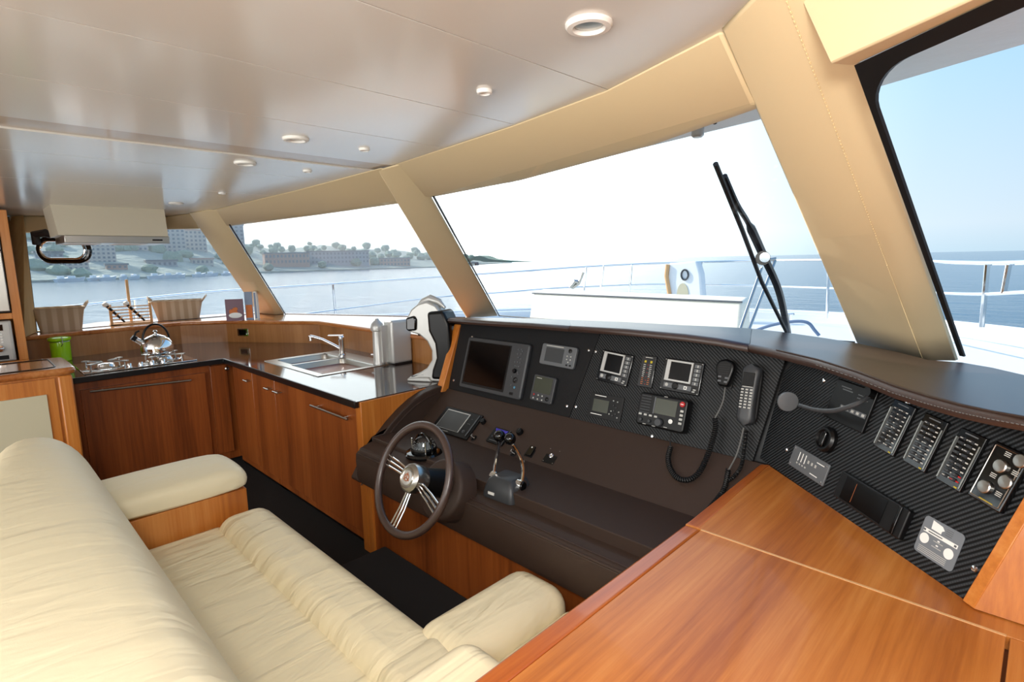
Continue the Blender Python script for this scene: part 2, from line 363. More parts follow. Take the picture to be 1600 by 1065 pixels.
# sill polylines
S1 = [Z(58, 519, LED), Z(135, 505.5, LED), Z(250, 498, LED), Z(402, 489.5, LED)]
# window glass
def pane(name, quad, n, framew=.006):
    g = struct(name, MB().loft([[quad[0], quad[1]], [quad[3], quad[2]]], False, False), 'glass', flat=True)
    m = MB(); m.tube([quad[0], quad[3], quad[2]], framew, 6); m.build('gasket', 'gasket', g); return g
def inset(q, s):
    c = sum((Vector(p) for p in q), Vector())/4
    return [Vector(p) for p in q]
pane('window_1', [Z(39, 363, 1.975), Z(312, 356, 2.0), p1b[0], S1[0]], 1, .006)
pane('window_2', [Z(359, 351, z2r), Z(618, 314, z2r), p2b[0], p1b[2]], 2, .007)
w3l = Z(677, 306, z3r); w3r = Z(1180, 159, z3r)
w3 = [w3l, w3r, p3b[0], p2b[2]]
pane('window_3', w3, 3, .006)
# starboard front window with rounded black frit
w4 = [Z(1340, 100, Hz), Vector((1.1, .05, Hz)), Vector((1.45, 1.05, BZ-.02)), Z(1505, 564, BZ-.01)]
a4 = w4[0]; uu = (w4[1]-w4[0]); dn = (w4[3]-w4[0])
g4 = struct('window_4', MB().loft([[w4[0], w4[1]], [w4[3], w4[2]]], False, False), 'glass', flat=True)
def q4(u, v): # u metres along top, v metres down the left edge
    s = u/uu.length; r = v/dn.length
    top = w4[0].lerp(w4[1], s); bot = w4[3].lerp(w4[2], s); return top.lerp(bot, r)
m = MB(); outer = []; inner = []
R = .085; e1, e2 = .014, .032
cor = [(e1+R-R*math.sin(a), e2+R-R*math.cos(a)) for a in [PI/2*(1-i/8) for i in range(9)]]
inn = [(e1, 1.395)]+cor+[(1.3, e2)]
outp = [(0, 1.395)]+[(0, e2+R-R*math.cos(PI/2*(1-i/4))) for i in range(4)]+[(0, 0)]+[(e1+R-R*math.sin(PI/2*(1-i/4)), 0) for i in range(1, 5)]+[(1.3, 0)]
rows = []
for pi_, po in zip(inn, outp):
    n_ = Vector((-.004, -.004, -.002)); A, B = q4(*pi_), q4(*po); rows.append([A+n_, B+n_, B, A])
m.loft(rows); m.build('gasket', 'gasket', g4, flat=True)
# walls
struct('wall_aft', MB().bx(-6.42, 1.5, -3.05, -3.0, 0, .55).bx(-6.42, 1.5, -3.05, -3.0, 1.95, CEIL), 'vinyl')
struct('wall_starboard', MB().bx(1.45, 1.5, -3, 1.0, 0, 1.27).bx(1.45, 1.5, -3, -1.0, 1.27, CEIL), 'vinyl')
struct('wall_port', MB().bx(-6.5, -6.42, -3, .33, 0, CEIL).bx(-6.45, -6.40, .30, .5, 0, LED), 'vinyl')
struct('floor', MB().bx(-6.5, 1.5, -3, 2.45, -.05, 0), 'carpet')
# beige corner column left of the side window
cb = [Z(40, 527, LED), Z(60, 521, LED)]
m = MB(); a0, a1 = Z(5, 340, 2.11), Z(39, 362, 1.98); b0, b1 = Z(38, 528, LED), Z(58, 519, LED)
a1 = ext(b1, a1, 2.11)
m.loft([[a0, a1, a1+Vector((-.1, 0, 0)), a0+Vector((-.1, 0, 0))], [b0, b1, b1+Vector((-.1, 0, 0)), b0+Vector((-.1, 0, 0))]])
struct('trim_4', m, 'maple', .006)
# ---------------------------------------------------------------- galley ledge and splashback
Fr = [(-5.97, .25), (-6.0, .36), (-6.15, 1.5), (-5.9, 1.85), (-5.0, 2.40), (-2.66, 2.40), (-2.62, 2.40)]
Bk = [(-6.45, .25), (S1[0].x-.05, .45), (S1[1].x-.1, .95), (S1[2].x-.1, 1.7), (p1b[0].x-.25, p1b[0].y+.1), (p1b[2].x, p1b[2].y+.12), (p2b[0].x, p2b[0].y+.06)]
ledge = thing('trim_5', None, None, (0, 0, 0), kind='structure')
top = Fr+[(-.7, 2.9), (p3b[0].x, p3b[0].y+.05)]+list(reversed(Bk+[(p2b[2].x, p2b[2].y+.06)]))
MB().prism([p for p in Fr]+[(p2b[0].x, p2b[0].y+.06)]+list(reversed(Bk[:-1])), LED-.008, LED).build('ledge_top', 'ledge', ledge, flat=True)
m = MB(); m.tube([(x, y, LED-.020) for x, y in Fr], .020, 10); m.build('nosing', 'ledge', ledge)
MB().prism([(-2.62, 2.42), (-.62, 2.42), (p3b[0].x, p3b[0].y), (p2b[2].x, p2b[2].y+.06)], 1.08, 1.10).build('dash_shelf', 'brown', ledge, flat=True)
m = MB(); n = len(Fr)
m.loft([[(x, y, .90), (x, y, LED-.02), (x-.02, y+.03, LED-.02), (x-.02, y+.03, .90)] for x, y in Fr])
struct('wall_splashback', m, 'splash', flat=True)
so = thing('power_socket', 'black double power socket in chrome frame on the splashback', 'socket', frame(PL(380, 519, (-5.9, 1.85, 1), Vector((.55, -.9, 0))), (.9, .55, 0), (0, 0, 1)))
MB().rrect(.125, .075, .01, 0, .006).build('frame', 'chrome', so, .001); MB().rrect(.085, .052, .006, .004, .009).build('insert', 'blackg', so)
# ================================================================ GALLEY UNITS
def bar_handle(parent, p0, p1, out_, r=.006, m='steel'):
    p0, p1, out_ = Vector(p0), Vector(p1), Vector(out_); d = (p1-p0)
    h = MB(); h.cyl(p0+out_, p1+out_, r, n=10)
    for s in (.12, .88): h.cyl(p0+d*s, p0+d*s+out_, r*.7, n=8)
    return h.build('handle', m, parent)
# sink-side unit: X -4.80..-2.67, front Y=1.5, top .9
def cabinet(name, label, x0, x1, y0, y1, z0, z1, face, m='cherry'):
    t = thing(name, label, 'cabinet', (0, 0, 0)); MB().bx(x0, x1, y0, y1, z0, z1).build('carcass', m, t, .002); return t
c = cabinet('sink_cabinet', 'cherry base unit under the sink with two narrow doors', -4.80, -4.03, 1.53, 2.40, .02, .862, 'y')
def pxX(px, py, yv=1.5): return Y(px, py, yv).x
xa, xb, xc = pxX(372, 600), pxX(398, 600), pxX(430, 640)
xa = -4.74
xm = pxX(398, 640); xe = pxX(433, 660)
for (p, q, hx) in ((xa+.003, xm-.002, xm-.06), (xm+.002, xe-.002, xe-.07)):
    d = MB().bx(p, q, 1.502, 1.529, .09, .845).build('door', 'cherry', c, .002)
    bar_handle(d, (hx-.05, 1.502, .775), (hx+.03, 1.502, .775), (0, -.03, 0), .006)
MB().bx(-4.80, xe, 1.535, 1.56, .0, .085).build('plinth', 'black', c)
c = cabinet('appliance_cabinet', 'wide cherry unit with long steel handle nearest the helm', -4.02, -2.72, 1.53, 2.40, .02, .862, 'y')
d = MB().bx(xe+.003, -2.74, 1.502, 1.529, .09, .845).build('door', 'cherry', c, .002)
ha, hb = Y(485, 633, 1.47), Y(543, 655, 1.47)
bar_handle(d, (ha.x, 1.502, ha.z), (hb.x, 1.502, hb.z), (0, -.032, 0), .007)
bar_handle(d, (xe+.04, 1.502, .775), (xe+.13, 1.502, .775), (0, -.03, 0), .006)
MB().bx(-4.02, -2.74, 1.535, 1.56, .0, .085).build('plinth', 'black', c)
c = thing('end_panel', 'cherry end panel closing the galley units beside the helm', 'panel', (0, 0, 0))
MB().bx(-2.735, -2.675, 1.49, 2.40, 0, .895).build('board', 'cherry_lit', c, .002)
# cooker-side unit
c = cabinet('cooker_cabinet', 'cherry base unit with full-width steel bar handle under the hob', -6.0, -4.90, .47, 1.38, .02, .862, 'x')
d = MB().bx(-4.90, -4.872, .52, 1.33, .09, .80).build('door', 'cherry', c, .002)
ha, hb = X(141, 612, -4.83), X(299, 594, -4.83)
bar_handle(d, (-4.872, ha.y, ha.z), (-4.872, hb.y, hb.z), (.035, 0, 0), .008)
MB().bx(-4.90, -4.88, .47, 1.38, 0, .085).build('plinth', 'black', c)
c = cabinet('corner_cabinet', 'narrow cherry corner unit with round steel knob', -5.6, -4.90, 1.39, 1.60, .02, .862, 'x')
d = MB().bx(-4.90, -4.872, 1.37, 1.497, .09, .845).build('door', 'cherry', c, .002)
kp = X(353, 575, -4.872); MB().lathe([(.006, 0), (.006, .012), (.016, .02), (.016, .028), (.008, .034)], 16, frame(kp, (0, 1, 0), (0, 0, 1))).build('knob', 'steel', d)
# worktop (L shape with sink cut-out)
sk = [Z(417, 563, .9), Z(525, 546, .9), Z(600, 568, .9), Z(488, 590, .9)]
sx0, sx1, sy0, sy1 = -4.42, -3.52, 1.66, 2.26
wt = thing('galley_worktop', 'dark glossy laminate worktop running in an L round the galley', 'worktop', (0, 0, 0))
m = MB(); zt, zb = .90, .864
m.bx(-4.84, sx0, 1.47, 2.40, zb, zt); m.bx(sx1, -2.69, 1.47, 2.40, zb, zt); m.bx(sx0, sx1, 1.47, sy0, zb, zt); m.bx(sx0, sx1, sy1, 2.40, zb, zt)
m.prism([(-4.84, .46), (-4.84, 2.40), (-5.0, 2.40), (-5.9, 1.85), (-6.15, 1.5), (-6.0, .36), (-6.0, .46)], zb, zt)
m.build('top', 'counter', wt, flat=True)
m = MB(); m.prism([(-4.835, .46), (-4.835, 1.465), (-2.70, 1.465), (-2.70, 1.48), (-4.85, 1.48), (-4.85, .46)], zb-.004, zt+.001); m.build('edge_strip', 'counter_edge', wt, .003)
# sink
s = thing('sink', 'stainless steel inset sink with one and a half bowls', 'sink', (0, 0, 0))
def basin(m, x0, x1, y0, y1, dep, r=.05):
    w_, h_ = x1-x0, y1-y0; cx, cy = (x0+x1)/2, (y0+y1)/2; rows = []
    for (k, z) in ((0, .903), (.004, .895), (.012, .90-dep+.03), (.03, .90-dep+.006), (.06, .90-dep)):
        rows.append([(x+cx, y+cy, z) for x, y in rrpts(w_-2*k, h_-2*k, max(r-k*.2, .02), 5)])
    m.loft(rows, True, False); m.add([rows[-1][i] for i in range(len(rows[-1]))], [tuple(range(len(rows[-1])))])
b1 = (-4.34, -4.03, 1.78, 2.12); b2 = (-4.0, -3.56, 1.71, 2.12)
b1 = (sx0+.05, sx0+.33, sy0+.06, sy1-.13); b2 = (sx0+.36, sx1-.03, sy0+.04, sy1-.13)
m = MB(); z = .9035
def deckring(m, xs_, ys_, holes, z0, z1):
    xs2 = sorted(set(xs_+[v for h in holes for v in h[:2]])); ys2 = sorted(set(ys_+[v for h in holes for v in h[2:]]))
    for a, b_ in zip(xs2, xs2[1:]):
        for c_, d_ in zip(ys2, ys2[1:]):
            mx_, my_ = (a+b_)/2, (c_+d_)/2
            if any(h[0] < mx_ < h[1] and h[2] < my_ < h[3] for h in holes): continue
            m.bx(a, b_, c_, d_, z0, z1)
deckring(m, [sx0-.015, sx1+.015], [sy0-.015, sy1+.015], [b1, b2], .9005, .9045); m.build('rim', 'steel', s, flat=True)
m = MB(); basin(m, *b1, .13); m.build('basin', 'steel', s); m = MB(); basin(m, *b2, .17); m.build('basin', 'steel', s)
m = MB(); m.cyl(((b2[0]+b2[1])/2, (b2[2]+b2[3])/2, .731), ((b2[0]+b2[1])/2, (b2[2]+b2[3])/2, .735), .035); m.build('drain', 'chrome', s)
# mixer tap
tp = Z(535, 555, .905); t = thing('mixer_tap', 'chrome mixer tap behind the sink bowls', 'tap', tp)
m = MB(); m.lathe([(.027, 0), (.027, .01), (.023, .015), (.021, .12), (.024, .125), (.022, .155), (.012, .165)], 20); m.build('body', 'chrome', t)
m = MB(); m.tube([(0, 0, .05), (-.05, -.04, .085), (-.13, -.10, .135), (-.19, -.15, .158), (-.21, -.165, .158)], [.013, .012, .011, .012, .016], 12); m.cyl((-.21, -.165, .165), (-.21, -.165, .125), .016, .015); m.build('spout', 'chrome', t)
m = MB(); m.box((-.035, -.03, .172), (.13, .022, .01), Matrix.Rotation(.7, 4, 'Z')); m.build('lever', 'chrome', t, .004)
# water filter machine (silver box)
bp = Z(588, 563, .9)
fx = thing('water_filter', 'grey countertop water filter with round filter column beside the sink', 'appliance', frame((Z(597, 566, .9).x+.07, Z(597, 566, .9).y-.0, .9), (1, 0, 0), (0, 1, 0)) @ Matrix.Rotation(0, 4, 'Z'))
p0 = Z(605, 567, .9)
fx.matrix_world = T3((p0.x, p0.y, .9)) @ Matrix.Rotation(math.radians(0), 4, 'Z')
MB().bx(0, .115, -.02, .16, .005, .335).build('housing', 'silverp', fx, .02, 4)
MB().bx(-.0, .11, .0, .155, 0, .012).build('foot', 'rubber', fx)
m = MB(); m.lathe([(.045, 0), (.045, .02), (.04, .03), (.037, .255), (.048, .262), (.05, .285), (.046, .30), (.04, .315), (.02, .335), (.012, .35)], 24, T3((-.0, -.07, .0))); m.bx(-.02, .06, -.07, 0, .02, .30); m.build('filter_column', 'silverp', fx, ang=30)
m = MB(); m.cyl((-.05, -.07, .07), (-.075, -.09, .07), .006); m.build('spigot', 'chrome', fx)
# coffee machine (tall silver and black, arched)
p0 = Z(672, 596, .9)
kx = thing('coffee_machine', 'tall silver and black capsule coffee machine with arched body', 'coffee machine', T3((p0.x-.03, p0.y+.05, .9)) @ Matrix.Rotation(math.radians(28), 4, 'Z'))
# profile drawn in x (front is -x) and z; thickness in y
body = [(-.155, 0), (.12, 0), (.125, .06), (.115, .2), (.11, .36), (.095, .44), (.06, .49), (0, .515), (-.06, .50), (-.11, .465), (-.145, .41), (-.15, .335), (-.13, .318), (-.06, .30), (-.01, .26), (.02, .20), (.018, .14), (-.02, .085), (-.08, .05), (-.15, .022)]
def slab(prof, y0, y1, rnd=.0): return MB().prism([(a, b) for a, b in prof], y0, y1, 'y')
slab(body, -.055, .055).build('frame_arch', 'silverp', kx, .012, 3)
blk = [(.02, .02), (.165, .02), (.17, .2), (.158, .38), (.12, .46), (.01, .45), (.015, .33), (.055, .25), (.062, .16), (.03, .08)]
slab(blk, -.085, .085).build('water_tank', 'black', kx, .02, 3)
slab([(-.148, .335), (-.13, .325), (-.075, .33), (-.07, .40), (-.085, .425), (-.145, .41)], -.07, .07).build('capsule_head', 'blackg', kx, .012, 3)
m = MB(); m.cyl((-.085, 0, .335), (-.085, 0, .29), .018, .01); m.build('nozzle', 'black', kx)
slab([(-.155, .0), (.02, .0), (.0, .03), (-.07, .03), (-.15, .018)], -.075, .075).build('drip_tray', 'silverp', kx, .008)
slab([(-.13, .024), (-.04, .04), (-.04, .046), (-.13, .03)], -.055, .055).build('tray_grate', 'black', kx, .002)
m = MB(); m.tube([(-.10, 0, .475), (-.05, 0, .512), (.0, 0, .527), (.06, 0, .508), (.10, 0, .47)], [.004, .02, .028, .022, .01], 12); m.build('lever', 'silverp', kx)
# hob
ph = [Z(120, 583, .9), Z(128, 560, .9), Z(290, 548, .9), Z(300, 565, .9)]
hb = thing('gas_hob', 'stainless steel gas hob with two burners and four knobs', 'hob', (0, 0, 0))
hx0, hx1, hy0, hy1 = -5.50, -4.93, .56, 1.30
MB().bx(hx0, hx1, hy0, hy1, .9005, .908).build('plate', 'chrome', hb, .004)
for (bx_, by_) in ((-5.2, .73), (-5.22, 1.13)):
    m = MB(); m.lathe([(.13, .908), (.125, .914), (.06, .912), (.055, .925), (.04, .932), (.01, .934)], 28, T3((bx_, by_, 0)))
    m.build('burner', 'chrome', hb)
    m = MB()
    for k in range(4):
        a = PI/4+k*PI/2; ca, sa = math.cos(a), math.sin(a)
        m.tube([(bx_+.15*ca, by_+.15*sa, .91), (bx_+.15*ca, by_+.15*sa, .945), (bx_+.03*ca, by_+.03*sa, .945)], .006, 6)
        m.box((0, 0, 0), (.05, .03, .008), T3((bx_+.15*ca, by_+.15*sa, .946)) @ Matrix.Rotation(a, 4, 'Z'))
    m.build('pan_support', 'steel', hb)
for k in range(4):
    y = .845+k*.075; m = MB(); m.lathe([(.02, .908), (.018, .92), (.015, .935), (.013, .938)], 14, T3((-4.985, y, 0))); m.build('knob', 'chrome', hb)
# kettle on the right burner
kt = thing('kettle', 'polished steel whistling kettle on the right burner', 'kettle', (-5.27, 1.10, .95))
m = MB(); m.lathe([(.10, 0), (.118, .012), (.12, .05), (.112, .09), (.09, .125), (.06, .145), (.045, .15), (.04, .153), (.02, .16), (.008, .165), (.014, .17), (.017, .185), (.008, .195)], 32); m.build('body', 'chrome', kt, ang=50)
m = MB(); m.tube([(0, -.085, .09), (0, -.13, .125), (0, -.15, .14)], [.026, .02, .019], 12); m.build('spout', 'chrome', kt)
m = MB(); m.tube([(0, -.14, .135), (0, -.165, .155)], [.023, .021], 12); m.tube([(0, -.15, .155), (0, -.135, .19), (0, -.11, .2)], .008, 8); m.build('whistle', 'black', kt)
m = MB(); m.tube([(0, -.09*math.cos(a)*1.05, .115+.13*math.sin(a)) for a in [PI*i/14 for i in range(15)]], .0085, 8); m.build('handle', 'black', kt)
# green storage jar
jp = Z(89, 563, .9); jr = thing('storage_jar', 'lime green clip-top storage jar at the left end of the worktop', 'jar', (-5.72, .58, .9))
jr.location = (-5.86, .535, .9)
m = MB(); m.lathe([(.062, 0), (.066, .005), (.068, .15), (.066, .165), (.06, .17)], 28); m.build('body', 'green', jr)
m = MB(); m.lathe([(.068, .172), (.078, .176), (.078, .195), (.06, .203), (.02, .207)], 28); m.build('lid', 'green', jr)
m = MB(); m.tube([(.07, .0, .13), (.085, .01, .15), (.083, .01, .19), (.06, .01, .205)], .003, 6); m.tube([(.069*math.cos(a), .069*math.sin(a), .165) for a in [2*PI*i/20 for i in range(20)]], .003, 6, True); m.build('clip', 'steel', jr)
# baskets on the ledge
def basket(name, label, O, ang, w_=.42, d_=.24, h_=.18):
    t = thing(name, label, 'basket', T3(O) @ Matrix.Rotation(ang, 4, 'Z'), group=None)
    rows = []
    for k, z in ((.80, 0), (.86, h_*.3), (.92, h_*.65), (1.0, h_)):
        rows.append([(x, y, z) for x, y in rrpts(w_*k, d_*k, .03, 4)])
    for k, z in ((.97, h_), (.90, h_*.65), (.78, .01)):
        rows.append([(x, y, z) for x, y in rrpts(w_*k, d_*k, .03, 4)])
    m = MB(); m.loft(rows); m.build('wall', 'basket', t)
    m = MB(); m.tube([(x, y, h_) for x, y in rrpts(w_*1.0, d_*1.0, .03, 4)], .008, 6, True); m.build('rim', 'basket', t)
    for s_ in (-1, 1):
        m = MB(); a = [(s_*w_*.49, -.07, h_-.01), (s_*(w_*.52+.015), -.05, h_+.03), (s_*(w_*.52+.03), 0, h_+.045), (s_*(w_*.52+.015), .05, h_+.03), (s_*w_*.49, .07, h_-.01)]
        rows = [[(x-.0, y, z-.012), (x+.004, y, z-.012), (x+.004, y, z+.012), (x, y, z+.012)] for x, y, z in a]; m.loft(rows); m.build('handle', 'basket', t)
    return t
p = Z(98, 515, LED); basket('linen_basket', 'striped linen basket on the ledge behind the green jar', (-6.32, .60, LED), 1.52, .36, .26, .20)
basket('linen_basket', 'striped linen basket on the ledge behind the kettle', (-6.55, 1.60, LED), 1.25, .46, .26, .19)
# cutlery / bottle rack
rk = thing('wooden_rack', 'pale wooden slatted rack on the ledge between the two baskets', 'rack', T3((-6.36, 1.14, LED)) @ Matrix.Rotation(1.5, 4, 'Z'))
for px_ in (-.16, .16):
    MB().bx(px_-.011, px_+.011, -.06, -.035, 0, .20).build('post', 'pine', rk, .002)
MB().bx(-.011, .011, -.02, .02, 0, .43).build('centre_post', 'pine', rk, .003)
for k in range(6):
    MB().bx(-.16, .16, -.06, -.045, .02+k*.03, .03+k*.03).build('slat', 'pine', rk)
MB().bx(-.17, .17, -.06, .07, 0, .015).build('base', 'pine', rk)
for x_, lab in ((-.08, 'dark handled knife with white cap in the rack, left of the post'), (.08, 'dark handled knife with white cap in the rack, right of the post')):
    kn = thing('carving_knife', lab, 'knife', rk.matrix_world @ T3((x_, -.09, .02)) @ Matrix.Rotation(-.55, 4, 'Y'))
    MB().tube([(0.02, 0, 0), (.0, 0, .20)], [.008, .015], 8).build('handle', 'black', kn)
    m = MB(); m.lathe([(.015, .2), (.024, .205), (.026, .22), (.02, .235), (.008, .24)], 12); m.build('cap', 'white', kn)
    for q in range(4):
        m = MB(); m.cyl((.017-q*.004, 0, .04+q*.045), (.0165-q*.004, 0, .052+q*.045), .0155, n=10); m.build('band', 'pine', kn)
# cookbooks
O = Z(381, 500, LED)
bk = thing('cookbook', 'plum cookbook with a plate of food, standing on the ledge by the pillar', 'book', T3((O.x+.02, O.y, LED)) @ Matrix.Rotation(math.radians(62), 4, 'Z'))
MB().bx(-.16, .0, -.012, .012, 0, .215).build('cover', 'purple', bk, .001)
m = MB(); m.lathe([(.052, 0), (.06, .004), (.03, .006), (.01, .0065)], 20, T3((-.075, -.0125, .055)) @ Matrix.Scale(.45, 4, (0, 0, 1)) @ Matrix.Rotation(PI/2, 4, 'X')); m.build('printed_plate', 'white', bk)
for k in range(9):
    m = MB(); m.lathe([(.004, 0), (.018, .001), (.016, .003), (.004, .004)], 10, T3((-.115+.075*random.random(), -.0125, .075+.045*random.random())) @ Matrix.Rotation(PI/2, 4, 'X')); m.build('printed_food', 'food', bk)
b2_ = thing('cookbook', 'blue-grey cookbook standing on the ledge right of the plum one', 'book', bk.matrix_world @ T3((.06, .05, 0)))
MB().bx(-.05, .02, -.012, .015, 0, .28).build('cover', 'bookblue', b2_, .001); MB().bx(-.045, .015, -.0125, -.012, .02, .15).build('printed_food', 'food', b2_)
b3_ = thing('cookbook', 'white spined cookbook at the right end of the ledge books', 'book', bk.matrix_world @ T3((.12, .05, 0)))
MB().bx(-.03, .0, -.012, .12, 0, .28).build('cover', 'paper', b3_, .001); MB().bx(-.024, -.006, -.0125, -.01, .01, .27).build('spine', 'bookblue', b3_)
# hood
hd = thing('cooker_hood', 'cream box cooker hood hanging from the ceiling', 'hood', (0, 0, 0))
m = MB(); m.loft([[(-5.137, .523, CEIL), (-5.137, 1.232, CEIL), (-5.55, 1.232, CEIL), (-5.55, .523, CEIL)], [(-5.12, .545, 1.905), (-5.12, 1.215, 1.905), (-5.55, 1.215, 1.905), (-5.55, .545, 1.905)]]); 
hz0 = X(110, 367, -5.1).z; hz1 = X(110, 379, -5.1).z
m = MB(); m.loft([[(-5.137, .523, CEIL), (-5.137, 1.232, CEIL), (-5.6, 1.232, CEIL), (-5.6, .523, CEIL)], [(-5.12, .545, hz0), (-5.12, 1.235, hz0), (-5.6, 1.235, hz0), (-5.6, .545, hz0)]]); m.build('shroud', 'hood', hd, flat=True)
MB().bx(-5.62, -5.11, .575, 1.24, hz1, hz0-.001).build('extractor', 'steel', hd, .003)
MB().bx(-5.109, -5.108, 1.12, 1.19, hz1+.02, hz1+.032).build('maker_plate', 'black', hd)
MB().bx(-5.5, -5.2, .60, .80, hz1-.004, hz1).build('lamp_cover', 'white', hd); MB().bx(-5.5, -5.2, .9, 1.1, hz1-.004, hz1).build('lamp_cover', 'white', hd)
# oval opening port in the side window
w1 = [Z(39, 363, 1.975), Z(312, 356, 2.0), p1b[0], S1[0]]; n1 = (w1[1]-w1[0]).cross(w1[3]-w1[0]).normalized()
if n1.dot(EYE-w1[0]) < 0: n1 = -n1
u1 = Vector((n1.y, -n1.x, 0)).normalized()
if u1.y < 0: u1 = -u1
FP = frame(PL(100, 388, w1[0]+n1*.02, n1), u1, Vector((0, 0, 1)))
if FP.col[2].xyz.dot(n1) < 0: print('FP flip')
TP, pw, phh = rect(FP, (57, 369), (143, 369), (143, 411), (57, 411))
pt = thing('oval_portlight', 'black and chrome oval opening port in the side window under the hood', 'porthole', TP)
r0 = rrpts(pw*.92, phh*.86, phh*.42, 8)
MB().tube([(x, y, 0) for x, y in r0], phh*.09, 10, True).build('ring', 'blackg', pt)
MB().tube([(x, y, .02) for x, y in rrpts(pw*.80, phh*.66, phh*.32, 8)], .01, 8, True).build('inner_ring', 'chrome', pt)
MB().rrect(pw*.82, phh*.66, phh*.32, -.004, 0).build('pane', 'glass', pt)
m = MB(); m.tube([(-pw*.44, phh*.2, .03), (-pw*.42, phh*.55, .05), (-pw*.2, phh*.6, .07), (-pw*.1, phh*.5, .07)], [.03, .035, .035, .025], 10); m.build('latch', 'grey', pt)
# ceiling spotlights
def spot(px, py, r, big, lab):
    p = Z(px, py, CEIL); t = thing('ceiling_spotlight', lab, 'light', T3((p.x, p.y, CEIL)) @ Matrix.Rotation(PI, 4, 'X'))
    m = MB(); m.lathe([(r, 0), (r, .004), (r*.92, .009), (r*.70, .010), (r*.62, .004), (r*.62, .001)], 32); m.build('bezel', 'white', t)
    m = MB(); m.lathe([(r*.6, .001), (r*.6, .003), (r*.3, .0035), (.001, .004)], 24); m.build('lens', 'steel', t)
spot(920, 37, .047, 1, 'large round recessed spotlight nearest the camera in the ceiling')
spot(757, 141, .022, 0, 'small round ceiling light above the middle windscreen')
spot(462, 216, .047, 1, 'large recessed ceiling spotlight in the second panel beyond the nearest')
spot(569, 232, .022, 0, 'small ceiling light just before the recessed strip by the second pillar')
spot(383, 254, .047, 1, 'large recessed spotlight just beyond the ceiling strip')
spot(480, 266, .022, 0, 'small ceiling light just beyond the ceiling strip')
spot(347, 301, .022, 0, 'small ceiling light nearest the first pillar')
spot(275, 317, .047, 1, 'large recessed spotlight farthest away beside the cooker hood')
# bar unit and tall cabinet at the left
bt = thing('bar_cabinet', 'cherry bar unit with rounded top at the left of the galley', 'cabinet', (0, 0, 0))
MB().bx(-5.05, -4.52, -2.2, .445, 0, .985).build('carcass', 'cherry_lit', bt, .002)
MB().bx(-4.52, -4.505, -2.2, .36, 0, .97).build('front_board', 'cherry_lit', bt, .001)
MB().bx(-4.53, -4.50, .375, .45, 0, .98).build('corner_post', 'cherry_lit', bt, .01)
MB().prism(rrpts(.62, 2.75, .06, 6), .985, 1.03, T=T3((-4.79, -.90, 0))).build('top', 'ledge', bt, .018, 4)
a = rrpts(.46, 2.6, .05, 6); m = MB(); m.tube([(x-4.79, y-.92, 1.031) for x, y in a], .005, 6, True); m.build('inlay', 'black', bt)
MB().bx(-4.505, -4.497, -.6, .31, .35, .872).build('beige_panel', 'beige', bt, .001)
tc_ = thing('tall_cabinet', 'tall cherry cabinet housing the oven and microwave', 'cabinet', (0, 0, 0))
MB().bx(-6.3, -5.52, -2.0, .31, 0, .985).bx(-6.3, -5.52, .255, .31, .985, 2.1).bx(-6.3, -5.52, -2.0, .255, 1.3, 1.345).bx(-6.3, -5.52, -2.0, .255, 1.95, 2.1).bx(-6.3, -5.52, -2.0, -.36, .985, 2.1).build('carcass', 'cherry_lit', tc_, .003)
ov = thing('oven', 'stainless steel oven built into the tall cabinet above the microwave', 'oven', (0, 0, 0))
MB().bx(-6.1, -5.53, -.35, .25, 1.35, 1.94).build('body', 'black', ov)
MB().bx(-5.53, -5.50, -.345, .245, 1.36, 1.80).build('door', 'steel', ov, .004); MB().bx(-5.53, -5.50, -.345, .245, 1.81, 1.935).build('control_panel', 'steel', ov, .003)
MB().bx(-5.501, -5.498, -.27, .17, 1.46, 1.74).build('window', 'blackg', ov)
mw = thing('microwave', 'silver microwave with round dial built in below the oven', 'microwave', (0, 0, 0))
MB().bx(-6.0, -5.50, -.35, .24, .99, 1.29).build('body', 'silverp', mw, .008)
MB().bx(-5.501, -5.496, .03, .225, 1.0, 1.28).build('control_panel', 'silverp', mw, .001)
MB().bx(-5.497, -5.494, .08, .19, 1.22, 1.265).build('display', 'blackg', mw); MB().bx(-5.502, -5.494, -.32, .02, 1.01, 1.27).build('door', 'blackg', mw)
m = MB(); m.lathe([(.03, 0), (.028, .015), (.025, .02), (.005, .021)], 20, frame((-5.496, .155, 1.09), (0, 1, 0), (0, 0, 1))); m.build('dial', 'chrome', mw)
for r_ in range(4):
    for c_ in range(3): m = MB(); m.cyl((-5.497, .095+c_*.04, 1.195-r_*.02), (-5.491, .095+c_*.04, 1.195-r_*.02), .007, n=8); m.build('button', 'white', mw)
MB().bx(-5.497, -5.494, .06, .20, 1.005, 1.035).build('open_button', 'black', mw)
# ================================================================ HELM CONSOLE
FM = frame((-2.60, 2.05, .88), (1, 0, 0), (0, .12, .38))             # main instrument panel
tv = FM.col[1].xyz
ur = Vector((.61, -.54, 0)).normalized(); hr = Vector((ur.y, -ur.x, 0))       # towards the driver
FR = frame((-.68, 2.01, .90), ur, -hr*.12+Vector((0, 0, .38)))
FL = frame((-2.60, 1.77, .651), (1, 0, 0), (0, .263, .205))          # sloping lower fascia
